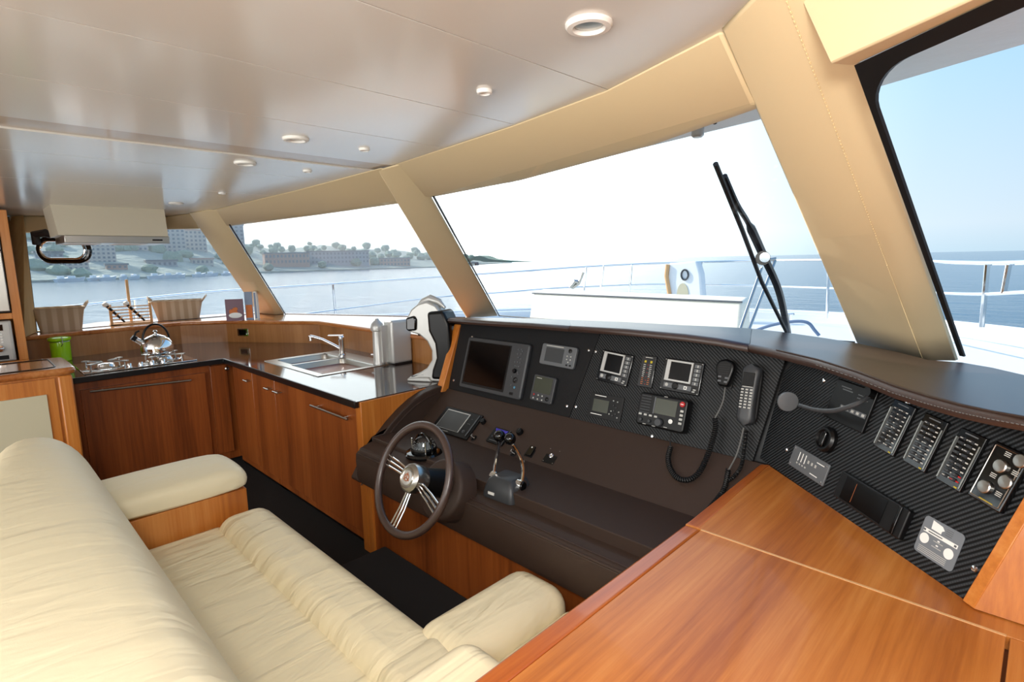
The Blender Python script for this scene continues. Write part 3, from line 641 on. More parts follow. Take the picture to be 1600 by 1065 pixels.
# intersection of main and right panels at a height
def joint(z):
    # main: point at y = 2.05+ (z-.88)*.12/.38 ; right: line offset
    y = 2.05+(z-.88)*.12/.38
    p = Vector((-.68, 2.01, 0))-hr*(z-.90)*.12/.38
    s = (y-p.y)/ur.y; return Vector((p.x+ur.x*s, y, z))
con = thing('helm_console', 'dark brown leather helm console with shelf, between galley and desk', 'console', (0, 0, 0))
prof = [(2.05, .885), (1.99, .835), (1.78, .662), (1.765, .653), (1.45, .651), (1.425, .647), (1.412, .635), (1.408, .60), (1.412, .50), (1.42, .475), (1.44, .462), (1.52, .462), (1.52, .70), (2.05, .70)]
MB().prism(prof, -2.62, -.64, 'x').build('shell', 'brown', con, .004)
ch = [(2.06, .905), (1.97, .900), (1.88, .885), (1.80, .855), (1.72, .81), (1.64, .752), (1.57, .69), (1.51, .62), (1.46, .545), (1.415, .48), (1.42, .465), (1.52, .46), (2.06, .46)]
ck = MB().prism(ch, -2.70, -2.615, 'x').build('side_cheek', 'brown', con, .018, 4)
m = MB(); m.tube([(-2.612, y-.006+.02, z-.03) for y, z in ch[1:10]], .0035, 6); m.build('piping', 'brown_pad', ck)
MB().tube([(x, 1.415, .640) for x in (-2.6, -.66)], .006, 8).build('front_welt', 'brown', con)
for yy in (.0018, ):
    MB().tube([(x, 1.436, .6525) for x in (-1.95, -.66)], .0016, 6).build('stitch_line', 'brown_pad', con)
# left raised bed for compass and wheel
MB().prism([(1.412, .47), (1.405, .60), (1.43, .665), (1.5, .682), (1.72, .685), (1.80, .690), (1.8, .5)], -2.615, -1.95, 'x').build('compass_bed', 'brown', con, .012, 3)
bs = thing('console_base', 'cherry veneered base under the helm console', 'panel', (0, 0, 0)); MB().bx(-2.672, -.66, 1.505, 2.0, 0, .464).build('board', 'cherry', bs, .002)
MB().bx(-2.672, -2.62, 1.49, 1.505, 0, .47).build('stile', 'cherry_lit', bs, .002)
st = thing('helm_step', 'low dark carpeted step in front of the console', 'step', (0, 0, 0)); 
pa = Z(575, 861, .10); MB().bx(-2.52, -.7, 1.06, 1.50, 0, .10).build('tread', 'carpet2', st, .01)
# inclined wood end board
eb = thing('panel_end_board', 'cherry board closing the galley end of the instrument panel', 'panel', (0, 0, 0))
e0, e1_ = X(687, 610, -2.655), X(715.5, 508, -2.655)
dY = (e1_-e0).normalized()
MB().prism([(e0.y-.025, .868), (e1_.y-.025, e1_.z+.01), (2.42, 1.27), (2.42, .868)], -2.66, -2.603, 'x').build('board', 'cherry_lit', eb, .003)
# instrument boards
def poly_panel(FMx, pts, m, name, label, th=.012):
    t = thing(name, label, 'panel', FMx); MB().prism(pts, -th, 0).build('sheet', m, t, .001); return t
def l2(FMx, p): q = FMx.inverted() @ Vector(p); return (q.x, q.y)
lip = []
def offp(FMx, d): return FMx.translation+FMx.col[2].xyz*d
for px, py, f in ((701, 504, 0), (760, 508.5, 0), (830, 513, 0), (890, 518, 0), (980, 524, 0), (1069, 533, 0), (1120, 540, 0), (1170, 550, 0)):
    lip.append((px, py, PL(px, py, offp(FM, .085), FM.col[2].xyz)))
for px, py in ((1215, 560), (1280, 577), (1340, 598), (1400, 623), (1450, 639), (1500, 653), (1550, 664), (1620, 677)):
    lip.append((px, py, PL(px, py, offp(FR, .085), FR.col[2].xyz)))
TZ = 1.285
jt, jb = l2(FM, joint(TZ)), l2(FM, joint(.88))
s1t, s1b = loc2(FM, 938, 527), loc2(FM, 884, 667)
lb = [loc2(FM, *p) for p in ((692, 609), (790, 638))]
def topv(FMx, P): q = FMx.inverted() @ P; return (q.x, q.y+.035)
LT = [(px, topv(FM, P)) for px, py, P in lip if px < 1200]; RT = [(px, topv(FR, P)) for px, py, P in lip if px > 1200]
pA = poly_panel(FM, [(0.0, .0), lb[1], (s1b[0]-.002, s1b[1]), (s1t[0]-.002, LT[4][1][1])]+[q for px, q in reversed(LT[:4])], 'carbon_f', 'instrument_board', 'black board on the galley side holding the chart plotter')
cb_ = [loc2(FM, *p) for p in ((995, 695), (1062, 712), (1102, 722), (1165, 742))]
pB = poly_panel(FM, [(s1b[0]+.002, s1b[1])]+cb_+[(jb[0]-.02, jb[1]), (jb[0]+(jt[0]-jb[0])*.93-.003, LT[-1][1][1]-.01)]+[q for px, q in reversed(LT[4:])]+[(s1t[0]+.002, LT[4][1][1])], 'carbon', 'instrument_board', 'ribbed carbon board in the middle holding radio and handsets')
rl = l2(FR, joint(.90)); rt_ = l2(FR, joint(TZ)); brd = loc2(FR, 1510, 940); brt = loc2(FR, 1600, 790)
sl = (brt[0]-brd[0])/(brt[1]-brd[1])
pC = poly_panel(FR, [(rl[0]+.003, 0), (brd[0], 0), (brd[0]+sl*.405, .405)]+[q for px, q in reversed(RT) if q[0] < brd[0]+sl*q[1]-.01]+[(rl[0]+(rt_[0]-rl[0])*.85+.003, .34)], 'carbon_r', 'instrument_board', 'ribbed carbon board on the right holding the switch panels')
MB().tube([(cb_[0][0]+.0, cb_[0][1]-.002, .003), (cb_[2][0], cb_[2][1]-.002, .003)], .002, 6).build('edge_trim', 'steel', pB)
def screw(T, FMx, px, py):
    q = loc2(FMx, px, py); m = MB(); m.lathe([(.0075, 0), (.0075, .001), (.006, .003), (.001, .0036)], 14, T3((q[0], q[1], 0))); o = m.build('screw', 'chrome', T)
for p in ((738, 526), (709, 594), (778, 628), (886, 634), (920, 547)): screw(pA, FM, *p)
for p in ((900, 635), (931, 549), (1019, 681), (1203, 697), (1260, 591)): screw(pB, FM, *p)
for p in ((1229, 702), (1287, 594), (1523, 888), (1419, 629)): screw(pC, FR, *p)
# backing wall of the console
MB().prism([(2.06, .87), (2.20, 1.27), (2.42, 1.27), (2.42, .5), (2.06, .5)], -2.61, -.62, 'x').build('core', 'black', con)
# brow (padded shade above the panels)
def hgt(px):
    pts = [(700, 6.5), (890, 9), (1069, 11), (1170, 12), (1280, 15), (1400, 20), (1500, 21), (1620, 22)]
    for (a, b), (c_, d_) in zip(pts, pts[1:]):
        if a <= px <= c_: return b+(d_-b)*(px-a)/(c_-a)
    return 22
bk_ = [(701, 495.5), (760, 496), (830, 497), (890, 499.5), (980, 503), (1069, 508), (1120, 510), (1175, 513), (1220, 518), (1290, 528), (1340, 536), (1400, 549), (1450, 562), (1503, 566), (1550, 574), (1620, 590)]
bz = [L[2].z for L in lip]
brow = thing('dash_brow', 'brown leather padded brow over the instrument boards', 'dashboard', (0, 0, 0))
rows = []
for (px, py, P), (qx, qy) in zip(lip, bk_):
    d = (P-EYE); d.z = 0; dist = d.length
    # top of lip on same vertical
    hh_ = hgt(px); Tp = D(px, py-hh_, dist+.01)
    hd_ = Vector((0, 1, 0)) if px < 1200 else -hr
    zb_ = Tp.z+.004
    B = Z(qx, qy, max(zb_, 1.295) if px > 1200 else Tp.z+.006)
    if (B-Tp).length < .1: B = D(qx, qy, dist+.18)
    und = P+hd_*.16
    rows.append((P, P.lerp(Tp, .5)-hd_*.010, Tp-hd_*.004, Tp+hd_*.012+Vector((0, 0, .002)), Tp.lerp(B, .5)+Vector((0, 0, .001)), B, B-Vector((0, 0, .05)), und))
cuts = [(0, 3), (3, 7), (7, len(rows)-1)]
for a, b_ in cuts:
    seg = [list(r) for r in rows[a:b_+1]]
    k = (seg[1][0]-seg[0][0]).normalized()*.0012
    seg[0] = [p+k for p in seg[0]]; k = (seg[-1][0]-seg[-2][0]).normalized()*.0012; seg[-1] = [p-k for p in seg[-1]]
    MB().loft(seg).build('pad', 'brown_pad', brow, .0, ang=60)
m = MB(); m.tube([r[2]+Vector((0, 0, .001)) for r in rows[8:]], .0025, 6); m.build('piping', 'brown', brow)
m = MB()
for i in range(9, len(rows)-1):
    for k in range(9):
        s_ = k/9; p = rows[i][1].lerp(rows[i+1][1], s_); q = rows[i][1].lerp(rows[i+1][1], s_+.06); o_ = hr*.0006
        m.cyl(p+o_, q+o_, .0012, n=5)
so_ = m.build('seam_stitching', 'wire', brow); so_['kind'] = 'stuff'
# ---------------------------------------------------------------- instruments
def keys(t, pts, r, m_='keyw', h=.004, z=0, name='button'):
    for p in pts: m = MB(); m.lathe([(r, z), (r, z+h*.7), (r*.8, z+h)], 8, T3((p[0], p[1], 0))); m.build(name, m_, t)
def boxk(t, pts, sx, sy, m_='keyw', z=0, h=.002, name='button'):
    for p in pts: MB().box((p[0], p[1], z+h/2), (sx, sy, h)).build(name, m_, t)
T, W_, H_ = rect(FM, (744, 530), (843, 542), (807, 622), (714, 600))
t = thing('chart_plotter', 'large black chart plotter with keypad at the galley end of the helm', 'screen', T)
MB().rrect(W_, H_, .014, 0, .022).build('housing', 'grey', t, .005, 3)
MB().box((-W_*.115, .0, .0225), (W_*.70, H_*.86, .001)).build('bezel', 'black', t)
MB().box((-W_*.115, .004, .0235), (W_*.655, H_*.80, .001)).build('display', 'screen', t)
MB().box((W_*.485, 0, .023), (.005, H_*.92, .004)).build('side_trim', 'greyl', t, .002)
kx_ = W_*.365
keys(t, [(kx_+dx, H_*dy) for dx, dy in ((-.012, .38), (.012, .39), (.022, .36), (-.010, .30), (.014, .31), (.0, .24), (-.018, .15), (0, .155), (.02, .15), (.02, .22), (-.012, .08), (0, .08), (.014, .08), (.016, -.02), (.02, -.05), (-.02, -.12), (.004, -.17), (.014, -.15), (-.014, -.27))], .0042, 'greyl', .004, .022)
keys(t, [(kx_-.008, H_*-.01)], .013, 'black', .012, .022, 'knob'); keys(t, [(kx_+.006, -H_*.17)], .017, 'black', .003, .022, 'cursor_pad')
keys(t, [(kx_+.012, -H_*.30)], .007, 'bluel', .003, .022); MB().box((kx_-.004, -H_*.42, .0235), (.028, .014, .002)).build('card_slot', 'black', t, .001)
T, W_, H_ = rect(FM, (855, 537), (908, 545), (896, 577), (842, 567))
t = thing('wind_display', 'grey landscape instrument display right of the chart plotter', 'instrument', T)
MB().rrect(W_, H_, .012, 0, .018).build('housing', 'greyl', t, .004, 3); MB().box((-W_*.10, 0, .0185), (W_*.52, H_*.66, .001)).build('display', 'lcdg', t)
MB().box((-W_*.12, H_*.41, .0185), (W_*.5, .004, .001)).build('maker_name', 'keyw', t)
keys(t, [(W_*.33, H_*.3)], .011, 'black', .004, .018, 'cursor_pad'); keys(t, [(W_*.28, H_*.05), (W_*.38, H_*.05), (W_*.28, -H_*.1), (W_*.38, -H_*.1), (W_*.33, -H_*.22)], .004, 'keyw', .003, .018)
boxk(t, [(W_*.30, -H_*.36), (W_*.40, -H_*.36)], .011, .008, 'black', .018)
T, W_, H_ = rect(FM, (843, 586), (876, 593), (858, 631), (829, 623))
t = thing('autopilot_head', 'grey portrait autopilot display with keys below its screen', 'instrument', T)
MB().rrect(W_+.012, H_, .01, 0, .018).build('housing', 'grey', t, .004, 3); MB().box((-.003, H_*.14, .0185), (W_*.86, H_*.6, .001)).build('display', 'lcd', t)
boxk(t, [(-W_*.25, H_*.38)], W_*.25, .003, 'keyw', .0195, .0005, 'maker_name')
keys(t, [(-W_*.36, -H_*.26)], .005, 'red', .003, .018); keys(t, [(-W_*.14, -H_*.26), (W_*.06, -H_*.26), (-W_*.36, -H_*.4), (-W_*.14, -H_*.41), (W_*.08, -H_*.41)], .0046, 'keyw', .003, .018); keys(t, [(W_*.3, -H_*.33)], .011, 'black', .004, .018, 'knob')
def display_unit(px, lab):
    T, W_, H_ = rect(FM, *px); t = thing('charger_control', lab, 'instrument', T, group=None)
    MB().rrect(W_, H_, .004, 0, .012).build('housing', 'blackg', t, .003)
    m = MB(); fw_, fh_ = W_*.66, H_*.64; cx, cy = -W_*.08, H_*.13
    deckring(m, [cx-fw_/2, cx+fw_/2], [cy-fh_/2, cy+fh_/2], [(cx-fw_/2+.018, cx+fw_/2-.007, cy-fh_/2+.007, cy+fh_/2-.007)], .012, .016); m.build('silver_frame', 'silverp', t, flat=True)
    MB().bx(cx-fw_/2+.018, cx+fw_/2-.007, cy-fh_/2+.007, cy+fh_/2-.007, .012, .013).build('display', 'screen', t)
    MB().box((-W_*.05, -H_*.33, .013), (W_*.7, H_*.15, .002)).build('control_strip', 'greyl', t, .001)
    keys(t, [(-W_*.1, -H_*.32)], H_*.11, 'black', .007, .012, 'knob'); keys(t, [(-W_*.32, -H_*.32)], H_*.055, 'keyw', .002, .014)
    boxk(t, [(W_*.16, -H_*.33)], .014, .014, 'white', .014); boxk(t, [(W_*.16, -H_*.33)], .006, .006, 'black', .0155, .001, 'symbol')
    boxk(t, [(W_*.37, H_*(.36-.13*k)) for k in range(5)], W_*.15, H_*.10, 'greyl', .012, .003)
    boxk(t, [(W_*.37, H_*(.36-.13*k)) for k in range(5)], W_*.03, H_*.07, 'keyw', .015, .0005, 'symbol')
    boxk(t, [(W_*.38, -H_*.34), (W_*.36, -H_*.4)], .012, .005, 'keyw', .012, .0005, 'symbol')
    keys(t, [(sx_*W_*.46, sy_*H_*.45) for sx_ in (-1, 1) for sy_ in (-1, 1)], .0022, 'steel', .001, .012, 'screw')
display_unit(((947, 548), (997, 556), (976, 605), (930, 591)), 'silver framed engine display left of the yellow-marked indicator strip')
display_unit(((1044, 559), (1108, 569), (1088, 618), (1029, 607)), 'silver framed engine display right of the yellow-marked indicator strip')
T, W_, H_ = rect(FM, (1009, 555), (1032, 558), (1015, 606), (993, 602))
t = thing('indicator_strip', 'narrow black indicator strip with yellow marks between the silver framed displays', 'instrument', T)
MB().rrect(W_, H_, .003, 0, .009).build('housing', 'blackg', t, .002)
boxk(t, [(0, H_*.43)], W_*.5, .003, 'keyw', .009, .0004, 'maker_name'); boxk(t, [(-W_*.2, H_*.30), (W_*.2, H_*.30)], .010, .010, 'yellow', .009, .0004, 'symbol')
for k in range(11):
    boxk(t, [(-W_*.22, H_*(.20-.06*k)), (W_*.2, H_*(.20-.06*k))], .009+.004*random.random(), .0032, 'orange' if k > 6 else 'keyw', .009, .0004, 'lettering')
keys(t, [(W_*.02, H_*(.2-.12*k)) for k in range(6)], .0018, 'red', .001, .009, 'lamp')
T, W_, H_ = rect(FM, (930, 613), (979, 623), (967, 659), (912, 647))
t = thing('tank_monitor', 'flat black monitor with green-grey screen below the left silver framed display', 'instrument', T)
MB().rrect(W_, H_, .003, 0, .006).build('faceplate', 'black', t, .001); MB().box((-W_*.13, .0, .0065), (W_*.46, H_*.5, .001)).build('display', 'lcd', t)
MB().box((-W_*.18, H_*.40, .0065), (W_*.34, .0035, .0008)).build('lettering', 'white', t); MB().box((-W_*.22, -H_*.36, .0065), (W_*.34, .0035, .0008)).build('lettering', 'white', t)
keys(t, [(W_*.22, H_*.3), (W_*.34, H_*.28), (W_*.20, -H_*.12), (W_*.16, -H_*.25), (W_*.42, -H_*.1), (W_*.40, -H_*.33)], .0032, 'keyw', .003, .006)
keys(t, [(W_*.25, H_*.12), (W_*.33, H_*.05), (W_*.28, -H_*.08), (W_*.34, -H_*.2), (W_*.26, -H_*.28)], .0045, 'blackg', .003, .006)
# VHF radio
T, W_, H_ = rect(FM, (1015, 614), (1087, 628), (1073, 678), (996, 661))
vh = thing('vhf_radio', 'black marine radio with red distress key and coiled cord', 'radio', T)
MB().rrect(W_, H_, .016, 0, .05).build('housing', 'black', vh, .008, 3)
MB().box((W_*.08, H_*.16, .051), (W_*.44, H_*.46, .001)).build('display', 'lcd', vh); MB().box((-W_*.155, H_*.16, .051), (.005, H_*.5, .002)).build('display_trim', 'greyl', vh)
for k in range(7): MB().box((-W_*.34, H_*(.40-.085*k), .051), (W_*.2, .003, .003)).build('speaker_slot', 'grey', vh)
keys(vh, [(W_*.40, H_*.34)], .012, 'red', .006, .050, 'distress_key'); boxk(vh, [(W_*.40, H_*.34)], .012, .003, 'white', .0561, .0005, 'symbol')
boxk(vh, [(W_*.41, H_*(.14-.12*k)) for k in range(4)], .014, .009, 'keyw', .05); boxk(vh, [(-W_*.42+k*W_*.11, -H_*.17) for k in range(4)], .014, .008, 'keyw', .05)
keys(vh, [(-W_*.0, -H_*.32)], .019, 'grey', .015, .05, 'knob'); keys(vh, [(-W_*.38, -H_*.34), (-W_*.20, -H_*.34)], .007, 'grey', .008, .05, 'knob'); keys(vh, [(W_*.22, -H_*.22)], .010, 'white', .002, .05)
boxk(vh, [(W_*.14, -H_*.42), (-W_*.3, -H_*.45), (-W_*.1, -H_*.46), (W_*.05, H_*.47)], .016, .0025, 'keyw', .0505, .0005, 'lettering')
def onp(FMx, px, py, z): return PL(px, py, offp(FMx, z), FMx.col[2].xyz)
def onn(px, py, off):
    a, b = onp(FM, px, py, off), onp(FL, px, py, off)
    return a if (a-EYE).length < (b-EYE).length else b
def smooth(pts, n=12):
    P = [Vector(p) for p in pts]; out_ = []
    P = [P[0]*2-P[1]]+P+[P[-1]*2-P[-2]]
    for i in range(1, len(P)-2):
        for k in range(n):
            t_ = k/n; a, b, c_, d_ = P[i-1:i+3]
            out_.append(.5*((2*b)+(-a+c_)*t_+(2*a-5*b+4*c_-d_)*t_*t_+(-a+3*b-3*c_+d_)*t_**3))
    out_.append(P[-2]); return out_
def coil(pts, r, pitch, wire):
    P = smooth(pts, 24); L = [0]
    for a, b in zip(P, P[1:]): L.append(L[-1]+(b-a).length)
    tot = L[-1]; turns = tot/pitch; N = int(turns*9); out_ = []; u = None; j = 0
    for i in range(N+1):
        s_ = tot*i/N
        while j < len(L)-2 and L[j+1] < s_: j += 1
        k = (s_-L[j])/max(1e-6, L[j+1]-L[j]); p = P[j].lerp(P[j+1], k); tt = (P[min(j+2, len(P)-1)]-P[max(j-1, 0)]).normalized()
        if u is None: u = tt.orthogonal().normalized()
        u = (u-tt*u.dot(tt)).normalized(); v = tt.cross(u); a = 2*PI*turns*i/N
        out_.append(p+(u*math.cos(a)+v*math.sin(a))*r)
    return MB().tube(out_, wire, 5)
inv = vh.matrix_world.inverted()
def cl(mb, name, m_, par): # build world coords mesh as child
    iv = par.matrix_world.inverted(); mb.v = [tuple(iv @ Vector(p)) for p in mb.v]; return mb.build(name, m_, par)
# microphone
T, W_, H_ = rect(FM, (1131, 565), (1153, 568), (1144, 605), (1123, 603))
mc = thing('hand_microphone', 'black fist microphone on a coiled cord right of the radio', 'microphone', T)
pts = [(-.020, -.055), (.022, -.055), (.030, -.03), (.040, .015), (.040, .035), (.028, .055), (0, .062), (-.028, .055), (-.040, .035), (-.040, .015), (-.028, -.03)]
MB().prism([(x*.95, y*.95) for x, y in pts], .008, .045).build('housing', 'black', mc, .010, 3); MB().box((0, -.02, .004), (.05, .07, .008)).build('hanger', 'rubber', mc, .002)
for k in range(5): MB().box((0, .035-.009*k, .0455), (.045-.002*k, .003, .002)).build('grille_slot', 'rubber', mc)
boxk(mc, [(-.014, -.015), (.014, -.018), (-.013, -.032), (.012, -.034)], .013, .007, 'greyl', .044)
P0 = onp(FM, 1133, 605, .02)
m = MB().tube(smooth([P0, onp(FM, 1130, 625, .03), onp(FM, 1124, 640, .04), onp(FM, 1117, 653, .04)], 8), .0028, 6); cl(m, 'straight_cord', 'wire', mc)
m = coil([onp(FM, 1117, 652, .04), onp(FM, 1118, 668, .04), onp(FM, 1112, 692, .045), onn(1104, 715, .04), onn(1092, 738, .03), onn(1077, 749, .025), onn(1060, 747, .025), onn(1048, 733, .025), onn(1044, 715, .03), onn(1048, 697, .035)], .0085, .0085, .0034); cl(m, 'coiled_cord', 'rubber', mc)
m = MB().tube(smooth([onp(FM, 1048, 698, .035), onp(FM, 1047, 685, .03), onp(FM, 1050, 673, .03)], 6), .003, 6); cl(m, 'cord_end', 'rubber', mc)
# telephone handset
T, W_, H_ = rect(FM, (1172, 570), (1197, 572), (1182, 668), (1150, 662))
ph_ = thing('telephone_handset', 'grey telephone handset with number keys in a cradle, right of the microphone', 'telephone', T)
MB().rrect(W_*1.0, H_*.93, W_*.40, -.0, .018).build('cradle', 'rubber', ph_, .005)
rows = []
for s_ in [i/16 for i in range(17)]:
    y = H_*(-.5+s_); e = min(1, math.sqrt(max(0, 1-(2*abs(s_-.5))**10))+.05); ww = W_*(.43+.10*(abs(s_-.45)*2)**2)*e; z0 = .018+.014*(1-(2*abs(s_-.5))**2); th = .026+.004*math.cos(s_*6)
    rows.append([(x*2*ww, y, z0+th*zz) for x, zz in ((-.5, 0), (-.5, .6), (-.4, .92), (-.2, 1), (.2, 1), (.4, .92), (.5, .6), (.5, 0))])
MB().loft(rows).build('handset', 'grey', ph_, ang=50)
MB().box((0.0, H_*.235, .0595), (W_*.62, H_*.22, .003)).build('display', 'screen', ph_, .001); MB().box((0, H_*.115, .060), (W_*.55, .003, .002)).build('display_trim', 'keyw', ph_)
for r_ in range(7):
    boxk(ph_, [(W_*(-.24+.24*c_), H_*(.07-.048*r_)) for c_ in range(3)], .010, .0055, 'keyw', .0585 if r_ > 0 else .059, .003)
keys(ph_, [(0, H_*.44)], .008, 'rubber', .004, .045, 'earpiece_hole')
m = MB().tube(smooth([onp(FM, 1162, 668, .03), onn(1157, 690, .035), onn(1150, 712, .035), onn(1138, 735, .03)], 8), .003, 6); cl(m, 'straight_cord', 'wire', ph_)
m = coil([onn(1138, 733, .03), onn(1136, 745, .025), onn(1132, 762, .02), onn(1122, 778, .02), onn(1108, 794, .02)], .0075, .008, .0032); cl(m, 'coiled_cord', 'rubber', ph_)
m = coil([onn(1166, 672, .03), onn(1163, 700, .035), onn(1158, 728, .03), onn(1146, 745, .025), onn(1138, 750, .025)], .005, .007, .003); cl(m, 'coiled_cord', 'rubber', ph_)
# ------------- right panel
def breaker(px, lab, red=False):
    T, W_, H_ = rect(FR, *px); t = thing('switch_panel', lab, 'switch panel', T, group='rows of switches on the right board')
    MB().rrect(W_, H_, .003, 0, .010).build('housing', 'blackg', t, .002)
    for sx_ in (-1, 1): MB().box((sx_*W_*.45, -H_*.06, .0115), (.0035, H_*.78, .003)).build('rail', 'steel', t)
    MB().box((0, H_*.44, .0105), (W_*.5, .003, .0006)).build('lettering', 'greyl', t)
    for c_ in (-1, 1):
        for k in range(9):
            y = H_*(.34-.088*k); mm = 'red' if red and c_ == 1 and k in (7, 8) else 'keyw'
            m = MB(); m.add([(-.0055, -.004, 0), (.0055, -.004, 0), (.0055, .004, 0), (-.0055, .004, 0), (-.0055, -.001, .007), (.0055, -.001, .007), (.0055, .004, .005), (-.0055, .004, .005)], [(0, 1, 5, 4), (1, 2, 6, 5), (2, 3, 7, 6), (3, 0, 4, 7), (4, 5, 6, 7)], T3((c_*W_*.16-.004, y, .010))); m.build('rocker_switch', 'grey', t)
            MB().box((c_*W_*.16+.008, y, .0105), (.008, .0032, .0006)).build('lettering', mm, t)
            if k % 2 == 0: MB().box((c_*W_*.16-.004, y+.001, .0162), (.007, .002, .0006)).build('symbol', 'keyw' if mm != 'red' else 'red', t)
    MB().box((W_*.3, -H_*.46, .0105), (.008, .003, .0006)).build('maker_mark', 'yellow', t)
breaker(((1407, 625), (1438, 640), (1398, 713), (1365, 694)), 'leftmost of the three switch panels on the right board')
breaker(((1458, 648), (1490, 664), (1446, 737), (1409, 717)), 'middle one of the three switch panels on the right board')
breaker(((1516, 672), (1552, 690), (1501, 767), (1459, 744)), 'switch panel with red lettering next to the round knobs', True)
T, W_, H_ = rect(FR, (1572, 695), (1630, 722), (1560, 797), (1511, 768))
t = thing('dimmer_panel', 'black panel with four round steel knobs at the right edge of the board', 'switch panel', T)
MB().rrect(W_, H_, .004, 0, .014).build('housing', 'blackg', t, .003)
m = MB(); m.tube([(x, y, .0145) for x, y in rrpts(W_*.84, H_*.9, .002, 1)], .0012, 5, True); m.build('border_line', 'steel', t)
for k, (px, py) in enumerate(((1535, 759), (1568, 752), (1560, 727), (1592, 719))):
    q = T.inverted() @ PL(px, py, offp(FR, .022), FR.col[2].xyz); a, b_ = q.x, q.y
    m = MB(); m.lathe([(.015, .014), (.015, .019), (.013, .021), (.003, .022)], 24, T3((a, b_, 0))); m.build('knob', 'steel', t)
    boxk(t, [(a+(.032 if a < 0 else -.032), b_+dy) for dy in (-.004, 0, .004)], .014, .0018, 'keyw', .0142, .0004, 'lettering')
MB().box((W_*.05, -H_*.44, .0145), (W_*.4, .003, .0006)).build('maker_name', 'yellow', t)
# gauge square with arm in front
T, W_, H_ = rect(FR, (1318, 592), (1375, 616), (1352, 676), (1287, 650))
t = thing('alarm_panel', 'black alarm panel with a row of grey keys behind the bent lamp arm', 'instrument', T)
MB().rrect(W_, H_, .003, 0, .010).build('housing', 'black', t, .002)
boxk(t, [(W_*(-.12+.13*k), -H_*.12) for k in range(5)], W_*.115, H_*.11, 'greyl', .010)
boxk(t, [(W_*(-.12+.13*k), -H_*.12) for k in range(5)], W_*.06, H_*.06, 'keyw', .012, .0004, 'symbol')
boxk(t, [(-W_*.2, H_*.36), (-W_*.15, H_*.30), (W_*.25, H_*.3), (W_*.25, H_*.22)], W_*.26, .003, 'greyl', .0102, .0004, 'lettering')
lp = thing('bent_arm_mirror', 'round grey disc on a curved black arm reaching over the board joint', 'lamp', (0, 0, 0))
A0 = onp(FR, 1363, 615, .012); pts = smooth([A0, onp(FR, 1340, 630, .05), onp(FR, 1305, 641, .07), onp(FR, 1275, 640, .08), onp(FR, 1250, 633, .085)], 8)
MB().tube(pts, .0075, 10).build('arm', 'grey', lp); MB().cyl(A0, A0+FR.col[2].xyz*.02, .016).build('mount', 'black', lp)
dc = onp(FR, 1231, 627, .09); FD = frame(dc, Vector((.75, .6, -.1)), Vector((.15, .1, 1)))
if FD.col[2].xyz.dot(EYE-dc) < 0: FD = frame(dc, -Vector((.75, .6, -.1)), Vector((.15, .1, 1)))
m = MB(); m.lathe([(.032, -.008), (.034, 0), (.033, .004), (.030, .005)], 28, FD); m.build('disc', 'greyl', lp)
m = MB(); m.lathe([(.026, -.014), (.030, -.008), (.01, -.008)], 24, FD @ T3((0, -.006, 0))); m.build('rear_cap', 'brown', lp)
# round knob cover
q = loc2(FR, 1294, 687); t = thing('round_cover', 'round black knob between the alarm panel and the small grey plate', 'knob', FR @ T3((q[0], q[1], 0)))
m = MB(); m.lathe([(.042, 0), (.042, .012), (.036, .020), (.030, .020), (.027, .014), (.002, .014)], 32); m.build('ring', 'black', t); MB().box((.004, 0, .019), (.016, .05, .012)).build('grip', 'blackg', t, .004)
T, W_, H_ = rect(FR, (1248, 698), (1304, 731), (1283, 756), (1231, 722))
t = thing('control_plate', 'dark grey rectangular plate with white marks beside the desk corner', 'instrument', T)
MB().rrect(W_, H_, .004, 0, .007).build('faceplate', 'greyl', t, .002); 
boxk(t, [(-W_*.28+W_*.09*k, H_*.12) for k in range(3)], .004, H_*.42, 'white', .007, .0005, 'symbol'); boxk(t, [(W_*.0+W_*.1*k, H_*.1) for k in range(3)], .008, .010, 'keyw', .007, .0005, 'symbol')
boxk(t, [(-W_*.28+W_*.08*k, -H_*.2) for k in range(4)], .007, .005, 'keyw', .007, .0005, 'symbol'); boxk(t, [(W_*.3, H_*.3), (W_*.22, -H_*.3)], W_*.2, .003, 'white', .007, .0005, 'lettering')
keys(t, [(sx_*W_*.45, sy_*H_*.38) for sx_ in (-1, 1) for sy_ in (-1, 1)], .003, 'chrome', .001, .007, 'screw')
T, W_, H_ = rect(FR, (1329, 741), (1436, 805), (1407, 840), (1303, 770))
t = thing('remote_display', 'long black glossy display lying low on the right board', 'screen', T)
MB().rrect(W_, H_, .006, 0, .016).build('housing', 'black', t, .003); MB().box((-W_*.08, 0, .0165), (W_*.62, H_*.84, .001)).build('display', 'screen', t)
MB().box((W_*.40, 0, .017), (.010, H_*.96, .006)).build('end_cap', 'blackg', t, .002); MB().box((-W_*.22, 0, .0172), (.0012, H_*.7, .0005)).build('divider', 'orange', t)
T, W_, H_ = rect(FR, (1455, 809), (1515, 840), (1482, 892), (1421, 851))
t = thing('information_sticker', 'grey rounded sticker with white band and two white discs above the desk', 'sticker', T)
MB().rrect(W_, H_, .010, 0, .0012).build('sheet', 'sticker', t)
MB().box((0, H_*.14, .0014), (W_*.86, .009, .0005)).build('white_band', 'white', t)
for a, b_ in ((-.34, -.08), (.30, -.12)): m = MB(); m.cyl((a*W_, b_*H_, .0012), (a*W_, b_*H_, .0018), .0125, n=28); m.build('white_disc', 'white', t)
MB().add([(-.016, -.010, .0014), (.012, -.011, .0014), (.012, -.004, .0014), (.018, .0, .0014), (.010, .007, .0014), (-.018, .011, .0014)], [(0, 1, 2, 3, 4, 5)], T3((-W_*.12, H_*.34, 0))).build('emblem', 'white', t, flat=True)
